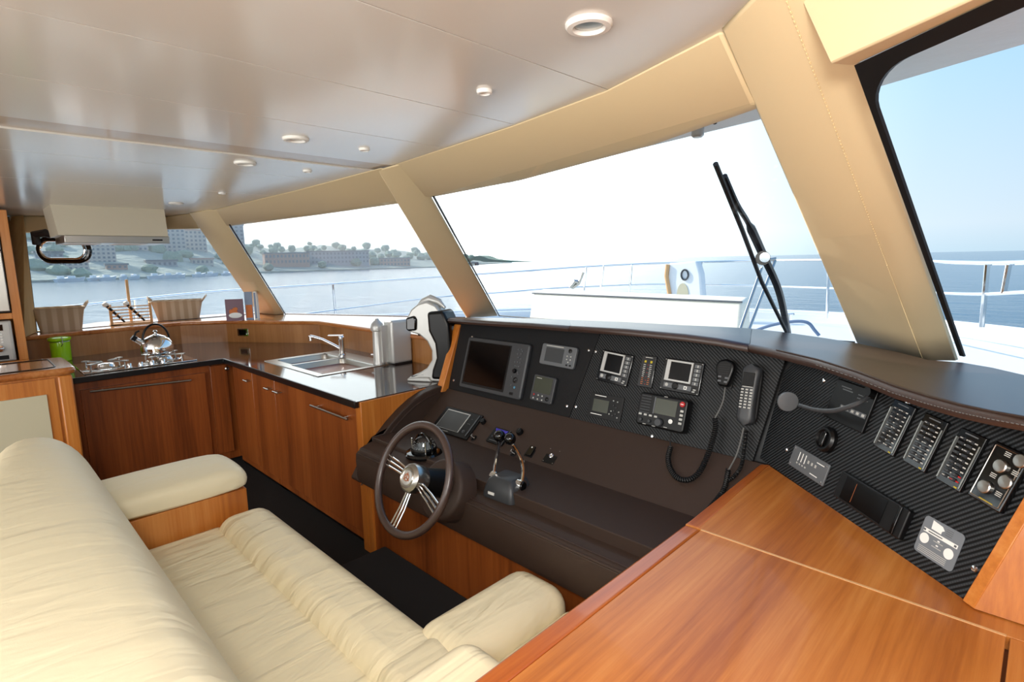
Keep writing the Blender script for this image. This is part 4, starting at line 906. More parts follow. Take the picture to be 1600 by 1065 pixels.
boxk(t, [(W_*.16, H_*(.42-.05*k)) for k in range(4)], W_*.16, .0018, 'greyl', .0012, .0004, 'lettering')
boxk(t, [(-.0, -H_*.02), (0, -H_*.16)], W_*.24, .0016, 'keyw', .0012, .0004, 'lettering'); boxk(t, [(.0, .002), (0, -H_*.10)], .006, .003, 'white', .0012, .0004, 'symbol')
boxk(t, [(-W_*.05, -H_*(.30+.045*k)) for k in range(4)], W_*.72, .0014, 'keyw', .0012, .0004, 'lettering')
boxk(t, [(-W_*.40, H_*.14), (W_*.38, H_*.14)], .006, .005, 'greyl', .0018, .0004, 'symbol'); boxk(t, [(-W_*.12, H_*.14)], W_*.36, .0025, 'greyl', .0018, .0004, 'lettering')
# ------------- lower fascia instruments
T, W_, H_ = rect(FL, (694, 636), (751, 652), (737, 689), (681, 672))
t = thing('small_plotter', 'small black display with silver edged screen above the steering wheel', 'screen', T)
MB().rrect(W_, H_, .006, 0, .016).build('housing', 'black', t, .003)
m = MB(); deckring(m, [-W_*.40, W_*.22], [-H_*.36, H_*.40], [(-W_*.40+.001, W_*.22-.006, -H_*.36+.001, H_*.40-.006)], .016, .019); m.build('screen_edge', 'silverp', t, flat=True)
MB().box((-W_*.10, 0, .0165), (W_*.6, H_*.74, .001)).build('display', 'lcdg', t); MB().box((W_*.44, .004, .019), (.006, H_*.85, .006)).build('side_trim', 'greyl', t, .002)
boxk(t, [(-W_*.15, -H_*.43)], W_*.25, .002, 'keyw', .016, .0005, 'maker_name'); keys(t, [(W_*.32, H_*.25), (W_*.3, H_*.05), (W_*.34, H_*.05)], .003, 'greyl', .002, .016); m = MB(); m.lathe([(.009, .016), (.009, .019), (.007, .019), (.006, .016)], 16, T3((W_*.32, -H_*.26, 0))); m.build('button', 'greyl', t)
def rknob(px, py, r, lab):
    q = loc2(FL, px, py); t = thing('rotary_knob', lab, 'knob', FL @ T3((q[0], q[1], 0)))
    m = MB(); m.lathe([(r*1.25, 0), (r*1.25, .004), (r, .006), (r*.95, .024), (r*.8, .028), (.002, .028)], 24); m.build('cap', 'black', t)
    MB().box((0, r*.4, .0285), (.003, r*.8, .002)).build('pointer', 'grey', t)
rknob(757, 661, .016, 'black round knob right of the small display'); rknob(814, 677, .019, 'black round knob right of the blue-badged control')
for px, py, lab in ((741, 687, 'ignition switch with metal key just below the small display'), (803, 711, 'ignition switch with metal key behind the throttle balls')):
    q = loc2(FL, px, py-2); t = thing('ignition_switch', lab, 'switch', FL @ T3((q[0], q[1], 0)))
    m = MB(); m.lathe([(.020, 0), (.020, .005), (.013, .008), (.012, .014), (.002, .014)], 20); m.build('barrel', 'black', t)
    MB().box((.0, 0, .022), (.004, .016, .022)).build('key', 'chrome', t, .001); MB().tube([(0, 0, .033), (.02, -.012, .036), (.038, -.014, .034)], .0028, 6).build('key_tag', 'chrome', t)
T, W_, H_ = rect(FL, (774, 668), (799, 676), (787, 699), (763, 691))
t = thing('engine_start_panel', 'small black control with blue badge above the throttle', 'instrument', T)
MB().rrect(W_, H_, .004, 0, .014).build('housing', 'black', t, .002); MB().prism([(-W_*.4, H_*.42), (W_*.38, H_*.42), (W_*.25, H_*.12), (0, H_*.02), (-W_*.25, H_*.14)], .014, .017).build('blue_badge', 'blue', t, .001)
MB().box((W_*.46, 0, .015), (.002, H_, .004)).build('side_trim', 'greyl', t); keys(t, [(-W_*.3, -H_*.12), (W_*.22, -H_*.1), (0, -H_*.2)], .005, 'grey', .004, .014); boxk(t, [(-W_*.1, -H_*.36)], W_*.5, .003, 'greyl', .014)
T, W_, H_ = rect(FL, (827, 695), (841, 699), (831, 716), (822, 713))
t = thing('rocker_switch', 'slim black rocker switch with white mark right of the throttle', 'switch', T)
MB().rrect(W_*1.1, H_, .003, 0, .006).build('frame', 'black', t, .001); MB().box((0, 0, .008), (W_*.7, H_*.8, .008)).build('rocker', 'blackg', t, .002); boxk(t, [(-.001, H_*.28)], .008, .007, 'white', .012, .0008, 'symbol')
T, W_, H_ = rect(FL, (859, 699), (878, 705), (865, 727), (848, 722))
t = thing('anchor_switch', 'square black plate with round chrome button right of the rocker switch', 'switch', T)
MB().rrect(W_, H_, .003, 0, .006).build('plate', 'black', t, .001); m = MB(); m.lathe([(.012, .006), (.012, .010), (.009, .012), (.006, .010), (.002, .0105)], 24); m.build('button', 'chrome', t)
keys(t, [(sx_*W_*.4, sy_*H_*.42) for sx_ in (-1, 1) for sy_ in (-1, 1)], .0022, 'steel', .001, .006, 'screw')
# ------------- compass
cp = Z(655, 713, .687); t = thing('steering_compass', 'black domed compass on the console behind the steering wheel', 'compass', (cp.x, cp.y+.03, .687))
m = MB(); m.lathe([(.092, 0), (.095, .012), (.088, .022), (.07, .026), (.002, .026)], 36); m.build('base', 'blackg', t)
m = MB(); m.lathe([(.064, .026), (.066, .038), (.062, .046), (.05, .047), (.002, .045)], 32); m.build('card_ring', 'black', t)
for k in range(24):
    a = 2*PI*k/24; m = MB(); m.box((.058*math.cos(a), .058*math.sin(a), .0475), (.004, .004, .001)); m.build('degree_mark', 'white', t)
m = MB(); m.lathe([(.066, .03), (.066, .045), (.058, .07), (.04, .09), (.02, .099), (.001, .101)], 32); m.build('glass_dome', 'glassp', t)
m = MB(); m.tube([(.075*math.cos(a), -.0, .025+.085*math.sin(a)) for a in [PI*i/16 for i in range(17)]], .007, 8); m.build('hood_arch', 'blackg', t)
for sx_ in (-1, 1): m = MB(); m.cyl((sx_*.058, -.03, .026), (sx_*.058, -.03, .085), .0032, n=8); m.build('pin', 'chrome', t)
m = MB(); m.cyl((0, 0, .046), (0, 0, .06), .008, .003); m.build('pivot', 'chrome', t)
# ------------- steering wheel
TI = math.radians(25); Cw = Vector((-1.80, 1.215, .782))
WM = frame(Cw, (1, 0, 0), (0, math.sin(TI), math.cos(TI)))
wh = thing('steering_wheel', 'brown leather steering wheel with nine thin chrome spokes', 'steering wheel', WM)
RW = .222
MB().tube([(RW*math.cos(a), RW*math.sin(a), 0) for a in [2*PI*i/72 for i in range(72)]], .0165, 14, True).build('rim', 'brown_pad', wh, ang=80)
m = MB(); m.lathe([(.050, -.055), (.056, -.045), (.060, -.02), (.062, 0), (.058, .016), (.048, .026), (.043, .028), (.040, .024), (.034, .022), (.030, .026), (.004, .030)], 40); m.build('hub', 'steel', wh, ang=25)
m = MB(); m.lathe([(.029, .0255), (.029, .027), (.001, .031)], 32); hb_ = m.build('hub_medallion', 'silverp', wh)
m = MB(); m.tube([(.014*math.cos(a), .014*math.sin(a), .0305) for a in [2*PI*i/24 for i in range(24)]], .0018, 6, True)
for k in range(3): a = PI/2+k*2*PI/3; m.tube([(0, 0, .031), (.02*math.cos(a), .02*math.sin(a), .030)], .002, 6)
m.build('emblem', 'orange', wh)
for k, base in enumerate((math.radians(172), math.radians(-98), math.radians(-20))):
    for j in (-1, 0, 1):
        a0 = base+j*.26; a1 = base+j*.095
        MB().tube([(.054*math.cos(a0), .054*math.sin(a0), -.012), (.2*RW*0+.13*math.cos(base+j*.14), .13*math.sin(base+j*.14), -.012), (RW*math.cos(a1), RW*math.sin(a1), -.002)], .0042, 8).build('spoke', 'chrome', wh)
MB().cyl((0, 0, -.05), (0, 0, -.16), .052, .062, 32).build('column', 'black', wh)
dr = thing('steering_boss', 'round brown leather boss on the console carrying the steering wheel', 'steering boss', WM @ T3((-.03, -.03, -.225)))
m = MB(); m.lathe([(.135, -.06), (.135, .02), (.130, .032), (.12, .038), (.003, .038)], 48); m.build('drum', 'brown', dr, ang=40)
# ------------- throttle
bp = [Z(756, 782, .652), Z(791, 797, .652), Z(826, 776, .652), Z(790, 760, .652)]
tc0 = (bp[0]+bp[1]+bp[2]+bp[3])/4
th = thing('throttle_control', 'twin lever throttle with black ball grips on a grey base', 'throttle', T3((tc0.x-.02, tc0.y+.03, .652)) @ Matrix.Rotation(math.radians(4), 4, 'Z'))
rows = []
for k, z in ((1, 0), (1, .014), (.93, .04), (.78, .075), (.60, .088)):
    rows.append([(x*k, y*k+.01*(1-k), z) for x, y in rrpts(.175, .15, .022, 4)])
MB().loft(rows).build('base', 'grey', th, .004); MB().box((-.03, -.0735, .024), (.034, .004, .011), Matrix.Rotation(0, 4, 'X')).build('name_plate', 'white', th)
for sx_ in (-1, 1):
    m = MB(); m.cyl((sx_*.060, 0, .062), (sx_*.088, 0, .062), .026, .026, 24); m.build('pivot_cap', 'chrome', th)
    m = MB(); m.cyl((sx_*.088, 0, .062), (sx_*.092, 0, .062), .02, .018, 24); m.build('pivot_disc', 'blackg', th)
    MB().tube(smooth([(sx_*.080, 0, .07), (sx_*.080, .012, .12), (sx_*.070, .015, .17), (sx_*.050, .005, .215), (sx_*.038, -.01, .245)], 6), [.0085]*24+[.0065], 10).build('lever', 'chrome', th)
    m = MB(); m.lathe([(.002, -.025)]+[(.026*math.cos(a), .026*math.sin(a)) for a in [-PI/2+PI*i/12 for i in range(1, 12)]]+[(.002, .025)], 20, T3((sx_*.030, -.012, .262))); m.build('grip', 'blackg', th)
# ================================================================ DESK
DZ = .90
dk = thing('chart_desk', 'orange cherry chart desk with a hinged lid at the lower right', 'desk', (0, 0, 0))
a, b_ = (-.68, 2.02), (-.05, 1.462)
a = (Z(1202, 727, DZ).x, Z(1202, 727, DZ).y); xl = Z(1085, 825, DZ).x; yl = 1.385
lidR = Z(1572, 995, DZ).x
MB().prism([(xl-.03, yl+.002), (1.2, yl+.002), (1.2, 1.46), (b_[0]+.05, 1.46), b_, a], DZ-.03, DZ).build('fixed_top', 'desk', dk, .001)
MB().bx(xl+.018, lidR, -.6, yl-.002, DZ-.02, DZ).build('lid', 'desk', dk, .0012)
MB().bx(lidR+.006, 1.2, -.6, yl-.002, DZ-.03, DZ).build('side_top', 'desk', dk, .001)
MB().bx(xl-.03, xl+.016, -.6, yl-.002, DZ-.05, DZ+.001).build('edge_rail', 'desk_edge', dk, .006, 3)
MB().prism([(a[0]-.03, a[1]-.01), (a[0], a[1]+.01), (xl+.012, yl+.004), (xl-.03, yl+.004)], DZ-.05, DZ+.001).build('edge_rail', 'desk_edge', dk, .005, 3)
MB().bx(xl+.018, lidR, yl-.0035, yl+.0035, DZ-.001, DZ+.0012).build('brass_line', 'pine', dk)
MB().bx(xl-.01, xl+.02, -.6, 1.98, .0, DZ-.05).build('side', 'cherry_lit', dk); MB().bx(xl, 1.2, 1.5, 1.55, 0, DZ-.04).build('rear', 'cherry', dk)
m = MB()
for k in range(5): m.box((lidR+.003, .9+k*.06, DZ-.002), (.005, .03, .006))
m.build('lid_hinge', 'chrome', dk)
# wood end board at the right of the angled board
eb = thing('panel_end_board', 'orange cherry board closing the right end of the angled board, by the desk', 'panel', FR)
x0 = brd[0]; MB().loft([[(x0, 0, .012), (x0+.028, 0, .012), (x0+.028, 0, -.5), (x0, 0, -.5)], [(x0+sl*.45, .45, .012), (x0+sl*.45+.028, .45, .012), (x0+sl*.45+.028, .45, -.5), (x0+sl*.45, .45, -.5)]]).build('board', 'cherry_lit', eb, .002)
e3 = Z(1524, 952, DZ); 
m = MB(); pt_ = FR @ Vector((x0+.028, 0, .01)); m.loft([[pt_, pt_+Vector((1.2, .02, 0)), pt_+Vector((1.2, .05, 0)), pt_+Vector((0, .04, 0))], [FR @ Vector((x0+.028+sl*.45, .45, .01)), FR @ Vector((x0+.028+sl*.45, .45, .01))+Vector((1.2, .02, 0)), FR @ Vector((x0+.028+sl*.45, .45, .01))+Vector((1.2, .05, 0)), FR @ Vector((x0+.028+sl*.45, .45, .01))+Vector((0, .04, 0))]])
fb = thing('side_fascia', 'orange cherry panel at the far right above the desk', 'panel', (0, 0, 0)); m.build('board', 'cherry_lit', fb)
# ================================================================ SOFA
sf = thing('helm_sofa', 'cream leather L-shaped helm sofa with cherry armrest panel', 'sofa', (0, 0, 0))
XL, XR = -3.28, -.70
def back_row(x, k=1.0, dz=0):
    pf = [(.02, .25), (.02, .80), (.035, .87), (.075, .915), (.13, .935), (.19, .925), (.25, .89), (.30, .83), (.34, .74), (.37, .62), (.39, .50), (.40, .38), (.38, .25)]
    e = max(0, min(1, (x-XL-.05)/1.0)); sh = -.19*e
    return [(x, .2+(y+(sh if y < .16 else 0)-.2)*k, .25+(z-.25)*(1-(1-k)*.5)+dz) for y, z in pf]
rows = [back_row(XL, .30, -.03), back_row(XL+.008, .62, -.014), back_row(XL+.03, .84), back_row(XL+.07, .95), back_row(XL+.13, 1)]
for i in range(1, 14): rows.append(back_row(XL+.13+(XR-.2-XL-.13)*i/13, 1, 0))
MB().loft(rows).build('backrest', 'cream', sf, ang=80, sub=1)
pf = back_row(XL+.11, 1.0)
MB().tube([(r[2][0], r[2][1]-.004, r[2][2]) for r in rows[1:]], .006, 8).build('piping', 'cream', sf)
def cushion(name, x0, x1, y0, y1, z0, z1, r, m_='creamw', puff=.012, nx=12, ny=8):
    rows = []; prof = []
    pts = rrpts(1, 1, .001, 1)
    b = bmesh.new(); bmesh.ops.create_cube(b, size=1)
    bmesh.ops.bevel(b, geom=b.edges[:], offset=.0001, segments=1, affect='EDGES')
    b.free()
    mb = MB().bx(x0, x1, y0, y1, z0, z1); o = mb.build(name, m_, sf, r, 6)
    return o
cushion('seat', -2.70, -.98, .36, .745, .30, .455, .035)
cushion('seat_front_roll', -2.70, -1.06, .70, .955, .27, .505, .085)
cushion('return_seat', -1.10, -.70, .70, 1.36, .30, .47, .035)
cushion('return_roll', -1.37, -1.10, .87, 1.40, .27, .525, .085)
# mitred corner piece between rolls
MB().prism([(-1.30, .70), (-1.10, .70), (-1.08, .90), (-1.30, .955)], .27, .512).build('corner_roll', 'creamw', sf, .05, 5)
cushion('return_backrest', -.94, -.705, .30, .775, .4, .78, .06)
MB().bx(-2.69, -.72, .10, .86, 0, .30).build('plinth', 'cherry_lit', sf); MB().bx(-1.28, -.72, .70, 1.33, 0, .30).build('plinth', 'cherry_lit', sf)
# armrest
MB().bx(-3.10, -2.715, .18, .87, 0, .585).build('armrest_panel', 'cherry_lit', sf, .002)
am = MB(); rows = []
for x, k in ((-3.11, .55), (-3.10, .8), (-3.06, .97), (-2.92, 1.0), (-2.77, .97), (-2.725, .85), (-2.712, .6)):
    pf = [(.18, .585), (.87, .585), (.895, .60), (.905, .63), (.895, .665), (.86, .69), (.80, .70), (.5, .70), (.18, .695)]
    rows.append([(x, y if y < .6 else .6+(y-.6)*(.6+.4*k), .585+(z-.585)*k) for y, z in pf])
am.loft(rows).build('armrest_cushion', 'cream', sf, ang=70, sub=1)
# ================================================================ OUTSIDE: deck, rails, eave
dkp = [(-8.6, -4), (-8.6, 3.5), (-7.9, 6), (-6.2, 8.2), (-4, 9.3), (-1.6, 9.3), (.4, 8.0), (1.8, 5.8), (2.6, 3), (2.8, -4)]
DKZ = .62
crx = [(-6.9, -4), (-6.9, .4), (-7.0, 1.6), (-6.8, 2.3), (-6.1, 2.6), (-3.95, 3.35), (-3.8, 3.4), (-.7, 2.95), (-.2, 2.5), (.6, 2.0), (1.55, 1.1), (1.6, -4)]
def resamp(pts, N):
    P = [Vector((x, y, 0)) for x, y in pts]; L = [0]
    for a, b in zip(P, P[1:]): L.append(L[-1]+(b-a).length)
    r = []; j = 0
    for i in range(N+1):
        s_ = L[-1]*i/N
        while j < len(L)-2 and L[j+1] < s_: j += 1
        r.append(P[j].lerp(P[j+1], (s_-L[j])/(L[j+1]-L[j])))
    return r
oo, ii = resamp(dkp, 30), resamp(crx, 30)
struct('foredeck', MB().loft([[(a.x, a.y, DKZ), (b.x, b.y, DKZ), (b.x, b.y, DKZ-.08), (a.x, a.y, DKZ-.08)] for a, b in zip(oo, ii)]), 'deck', flat=True)
m = MB(); m.tube(smooth([(x*.995, y*.995, DKZ+.11) for x, y in dkp], 8), .05, 8); m.loft([[(x*.997, y*.997, DKZ-.9), (x*.985, y*.985, DKZ-.9), (x*.985, y*.985, DKZ+.12), (x*.997, y*.997, DKZ+.12)] for x, y in dkp]); struct('bulwark', m, 'gel')
# coach roof in front of windows
crp = [(-7.6, -3), (-7.6, 1.5), (-7.2, 2.7), (-6.3, 3.1), (-4.6, 3.75), (-3.9, 3.9), (-.9, 4.2), (-.4, 2.86), (.3, 2.3), (1.3, 1.2), (1.8, -1)]
def rim_pts(): return [S1[0], S1[1]]
cr = [(-6.9, -3), (S1[0].x-.02, .4), (S1[2].x-.03, 1.6), (p1b[0].x-.03, p1b[0].y+.02), (p1b[2].x, p1b[2].y+.03), (p2b[0].x, p2b[0].y+.03), (p2b[2].x, p2b[2].y+.03), (p3b[0].x, p3b[0].y+.06), (-.2, 2.42), (.6, 1.9), (1.5, 1.1), (1.55, -3)]
zz = [LED-.03]*7+[1.20, 1.26, 1.26, 1.26, 1.26]
rows = []
for (x, y), z in zip(cr, zz):
    d = Vector((x+2.3, y+1.2, 0)).normalized(); rows.append([(x, y, z), (x+d.x*.5, y+d.y*.5, z-.10), (x+d.x*.65, y+d.y*.65, DKZ-.02), (x, y, DKZ-.02)])
struct('coachroof', MB().loft(rows), 'gel')
# eave over the windscreen
ev = [Z(x, y, 2.13) for x, y in ((352, 349), (613, 314), (800, 284.5), (1000, 232), (1182, 188), (1365, 138), (1600, 69))]
ev = [Vector((-7.2, -.5, 2.13)), Vector((-6.6, 1.8, 2.13))]+[ev[0]]+ev[1:]+[Vector((ev[-1].x+.9, ev[-1].y-.75, 2.13))]
inner_ = [(-6.55, .1), (-6.0, 1.5), (-5.3, 1.95), (-2.9, 1.95), (-1.6, 1.85), (-1.0, 1.7), (-.5, 1.5), (-.25, 1.25), (.10, 1.02), (.7, .6)]
rows = []
for e_, i_ in zip(ev, inner_):
    A_ = Vector((i_[0], i_[1], 2.12)); rows.append([A_, A_.lerp(e_, .5), A_.lerp(e_, .54)+Vector((0, 0, .02)), e_, e_+Vector((0, 0, .05)), Vector((i_[0], i_[1], 2.3))])
struct('roof_eave', MB().loft(rows), 'eave')
ml = thing('eave_lamp', 'small round lamp under the roof eave above the wiper', 'light', Z(1090, 212, 2.09)); m = MB(); m.lathe([(.022, .03), (.022, 0), (.015, -.006), (.002, -.006)], 20); m.build('housing', 'silverp', ml)
nz = thing('washer_nozzle', 'dark washer nozzle hanging from the roof eave above the wiper', 'nozzle', Z(1117, 187, 2.08)); m = MB(); m.lathe([(.009, .05), (.009, 0), (.006, -.012), (.002, -.014)], 14); m.build('body', 'black', nz)
# rails
def rail(pix, r, name, par): return cl(MB().tube(smooth([D(*p) for p in pix], 8), r, 8), name, 'chrome', par)
rp = thing('pulpit_rail', 'stainless steel guard rail running round the bow and both sides', 'rail', (0, 0, 0))
topr = [(-60, 495, 8.6), (132, 476, 8.6), (300, 458, 8.8), (420, 449.5, 9.1), (560, 440.5, 9.5), (690, 432, 9.9), (780, 426, 10.2), (850, 421, 10.3), (914, 416.5, 10.3), (990, 412.5, 10.0), (1060, 410, 9.7), (1175, 407, 9.2), (1278, 406, 8.4), (1400, 406, 7), (1465, 408.5, 6.2), (1540, 410.5, 5.5), (1600, 409.5, 4.9), (1700, 406, 4.2)]
lowr = [(420, 497, 9.1), (485, 489, 9.3), (684, 464, 9.9), (780, 457, 10.2), (860, 450.5, 10.3), (920, 447.5, 10.3), (986, 444.5, 10.0), (1060, 444, 9.7), (1175, 446, 9.2), (1296, 450, 8.4), (1400, 454, 7), (1480, 458, 6.2), (1540, 459, 5.5), (1600, 456, 4.9), (1700, 452, 4.2)]
rail(topr, .016, 'top_rail', rp); rail(lowr, .013, 'middle_rail', rp)
for px, y0, y1, d in ((210, 467, 520, 8.7), (232, 465, 520, 8.7), (520, 443, 500, 9.4), (916, 416, 456, 10.3), (943, 414.5, 448, 10.2), (987, 413, 462, 10.0), (1096, 409, 450, 9.5), (1295, 406, 497, 8.3), (1543, 411, 511, 5.5), (1577, 410, 458, 5.2)):
    dx = 9 if px > 1500 else (3 if px > 1200 else (-4 if px > 900 else -1))
    cl(MB().cyl(D(px, y0, d), D(px-dx if px > 1200 else px-(4 if px > 900 else -5), y1, d), .018, n=8), 'stanchion', 'chrome', rp)
# sunpad backrest on the foredeck
sp = thing('foredeck_sunpad', 'cream foredeck sunpad backrest seen through the middle windscreen', 'sunpad', (0, 0, 0))
YS = 4.55
q = [Y(832, 458, YS), Y(1160, 472, YS), Y(1172, 540, YS), Y(830, 520, YS)]
d = Vector((0, .22, 0)); top_ = [Y(850, 450, YS+.2), Y(1172, 463, YS+.2)]
rows = [[q[0]+Vector((0, -.12, -.5)), q[0], top_[0], top_[0]+Vector((0, .1, -.7))], [q[1]+Vector((.03, -.12, -.5)), q[1], top_[1], top_[1]+Vector((0, .1, -.7))]]
MB().loft(rows).build('backrest', 'sunpad', sp, .03, 4); MB().tube([q[0]+Vector((0, -.003, .002)), q[1]+Vector((0, -.003, .002))], .008, 8).build('piping', 'greyl', sp)
# white moulded seat at the bow
T, W_, H_ = rect(frame((-2, 8.2, 1.2), (1, 0, 0), (0, .0, 1)), (1040, 411), (1088, 410), (1102, 470), (1050, 470))
ps = thing('pulpit_seat', 'white moulded pulpit seat with an oval opening at the bow', 'seat', T)
MB().prism([(-W_*.5, H_*.5), (W_*.36, H_*.52), (W_*.48, H_*.2), (W_*.55, -H_*.5), (-W_*.45, -H_*.5), (-W_*.55, H_*.1)], -.18, 0).build('shell', 'gel', ps, .03, 3)
MB().tube([(-W_*.52, H_*.46, .02), (-W_*.56, .1, .02), (-W_*.42, -H_*.5, .02)], .035, 8).build('side_trim', 'pine', ps)
m = MB(); m.lathe([(.10, 0), (.10, .01), (.002, .012)], 24, T3((-W_*.05, -H_*.32, 0)) @ Matrix.Scale(1.8, 4, (0, 1, 0))); m.build('oval_panel', 'beige', ps); m = MB(); m.tube([(.06*math.cos(a)+W_*.02, .08*math.sin(a)+H_*.18, .015) for a in [2*PI*i/16 for i in range(16)]], .014, 6, True); m.build('ring', 'grey', ps)
# anchor davit bits
an = thing('anchor_roller', 'small grey anchor roller fitting at the port bow', 'fitting', (0, 0, 0))
cl(MB().tube([D(894, 450, 8.9), D(904, 443, 8.9), D(911, 425, 8.9)], .025, 6), 'arm', 'steel', an); cl(MB().tube([D(891, 449, 8.9), D(898, 440, 8.9), D(903, 441, 8.9)], .04, 6), 'roller', 'steel', an)
# twin stay tubes behind the wiper
sy = thing('folded_awning_frame', 'pair of thin steel tubes standing behind the wiper', 'frame', (0, 0, 0))
for p, q_ in (((1156, 515), (1190, 418)), ((1170, 515), (1211, 407))): cl(MB().cyl(D(*p, 4.0), D(*q_, 4.5), .011, n=8), 'tube', 'steel', sy)
cl(MB().tube([D(1190, 412, 4.5), D(1205, 405, 4.5), D(1213, 404, 4.5)], .014, 8), 'cross_tube', 'steel', sy)
# wiper on the windscreen glass
nw = (w3[1]-w3[0]).cross(w3[3]-w3[0]).normalized()
if nw.dot(EYE-w3[0]) > 0: nw = -nw
def onw(px, py, off): return PL(px, py, w3[0]+nw*off, nw)
wp = thing('windscreen_wiper', 'black windscreen wiper standing on the middle windscreen', 'wiper', (0, 0, 0))
cl(MB().tube([onw(1118, 256, .03), onw(1160, 360, .03), onw(1190, 440, .03), onw(1229, 519, .03)], .008, 8), 'blade', 'rubber', wp)
cl(MB().tube(smooth([onw(1231, 519, .07), onw(1217, 455, .08), onw(1194, 402, .09), onw(1170, 350, .08), onw(1152, 320, .05), onw(1132, 275, .05)], 6), [.015]*12+[.016]*6+[.009]*13, 8), 'arm', 'black', wp)
m = MB(); m.cyl(onw(1192, 403, .05), onw(1192, 403, .13), .026, n=16); cl(m, 'hinge', 'black', wp); m = MB(); m.cyl(onw(1195, 402, .049), onw(1195, 402, .043), .018, n=16); cl(m, 'hinge_cap', 'chrome', wp)
# deck cleats
for px, py, d_, lab in ((1221, 498, 8.4, 'small steel cleat on the starboard bulwark beside the wiper'), (1233, 497, 8.2, 'upright white bollard on the starboard bulwark just right of the wiper')):
    p = D(px, py, d_-1.2); t = thing('deck_cleat', lab, 'cleat', p); m = MB(); m.cyl((0, 0, -.1), (0, 0, .05), .022); m.cyl((-.05, 0, .04), (.05, 0, .05), .014); m.build('body', 'chrome', t)
# blue hose hoop on deck
hs = thing('deck_hose', 'blue-grey hose arched over the starboard side deck', 'hose', (0, 0, 0)); cl(MB().tube(smooth([D(*p, 4.6) for p in ((1170, 520), (1205, 508), (1240, 502), (1262, 504), (1273, 516), (1280, 524))], 6), .012, 8), 'tube', 'bookblue', hs)
# ================================================================ SEA AND SHORE
SEA = -1.3
wm = bpy.data.materials.new('sea_water'); wm.use_nodes = True; n = wm.node_tree; b = n.nodes['Principled BSDF']
b.inputs['Base Color'].default_value = (.022, .10, .17, 1); b.inputs['Roughness'].default_value = .15; b.inputs['IOR'].default_value = 1.33
t = n.nodes.new('ShaderNodeTexCoord'); mp = n.nodes.new('ShaderNodeMapping'); mp.inputs['Rotation'].default_value = (0, 0, .9); mp.inputs['Scale'].default_value = (.35, 1, 1); n.links.new(t.outputs['Object'], mp.inputs[0])
x = n.nodes.new('ShaderNodeTexNoise'); x.inputs['Scale'].default_value = .5; x.inputs['Detail'].default_value = 8; x.inputs['Roughness'].default_value = .6; n.links.new(mp.outputs[0], x.inputs['Vector'])
q_ = n.nodes.new('ShaderNodeBump'); q_.inputs['Strength'].default_value = .8; q_.inputs['Distance'].default_value = .35; n.links.new(x.outputs[0], q_.inputs['Height']); n.links.new(q_.outputs[0], b.inputs['Normal'])
M['sea'] = wm
sea = MB().prism([(-5000, -800), (5000, -800), (5000, 5000), (-5000, 5000)], SEA-.5, SEA).build('sea', 'sea', flat=True); tag(sea, 'calm blue sea out to the horizon', 'sea', kind='stuff')
M['leaf'] = mat('hazy_foliage', '7f947f', .9, bump=(.6, 1, 1)); M['hill'] = mat('hillside', '97a094', .95, bump=(.2, 1, 2)); M['bld'] = mat('pale_render', 'b9b4ac', .8); M['bld2'] = mat('terracotta_render', 'b08f80', .8); M['bld3'] = mat('grey_render', '939ba2', .8); M['pane'] = mat('far_window', '5d6a75', .3)  # distance haze put into the colours: foliage, hill and walls kept pale
def shoreline(px):
    pts = [(-200, 452), (60, 441), (200, 436), (330, 430.5), (420, 426), (560, 421.5), (700, 417), (760, 412.5), (800, 410.5)]
    for (a, b), (c_, d_) in zip(pts, pts[1:]):
        if a <= px <= c_: return b+(d_-b)*(px-a)/(c_-a)
def crest(px):
    pts = [(-200, 300), (40, 335), (200, 340), (330, 352), (388, 376), (440, 384), (500, 377), (560, 383), (620, 384), (690, 394), (735, 398), (760, 405), (800, 408)]
    for (a, b), (c_, d_) in zip(pts, pts[1:]):
        if a <= px <= c_: return b+(d_-b)*(px-a)/(c_-a)
rows = []
for px in range(-200, 801, 10):
    s_ = Z(px, shoreline(px), SEA); d = math.hypot(s_.x, s_.y); depth = min(120, d*.5)
    c_ = D(px, crest(px)+5+3*random.random(), d+depth); mid = D(px, shoreline(px)*.55+crest(px)*.45, d+depth*.45)
    rows.append([s_-Vector((0, 0, .6)), s_+Vector((0, 0, .5)), mid, c_, c_+Vector(((c_.x/d)*60, (c_.y/d)*60, -5)), Vector((c_.x*1.3, c_.y*1.3, SEA-1))])
struct('hillside', MB().loft(rows), 'hill', label=None)
hm = bpy.data.materials.new('sea_haze'); hm.use_nodes = True; n = hm.node_tree; n.nodes.clear(); o_ = n.nodes.new('ShaderNodeOutputMaterial'); v_ = n.nodes.new('ShaderNodeVolumeScatter')
v_.inputs['Color'].default_value = (.93, .96, 1, 1); v_.inputs['Density'].default_value = .0016; v_.inputs['Anisotropy'].default_value = .2; n.links.new(v_.outputs[0], o_.inputs['Volume']); M['haze'] = hm
hz = MB().prism([D(-260, 430, 110).xy, D(712, 415, 110).xy, D(712, 415, 1500).xy, D(-260, 430, 1500).xy], SEA+.05, 48).build('sea_haze', 'haze', flat=True); tag(hz, 'pale sea haze lying over the far shore', 'haze', kind='stuff')
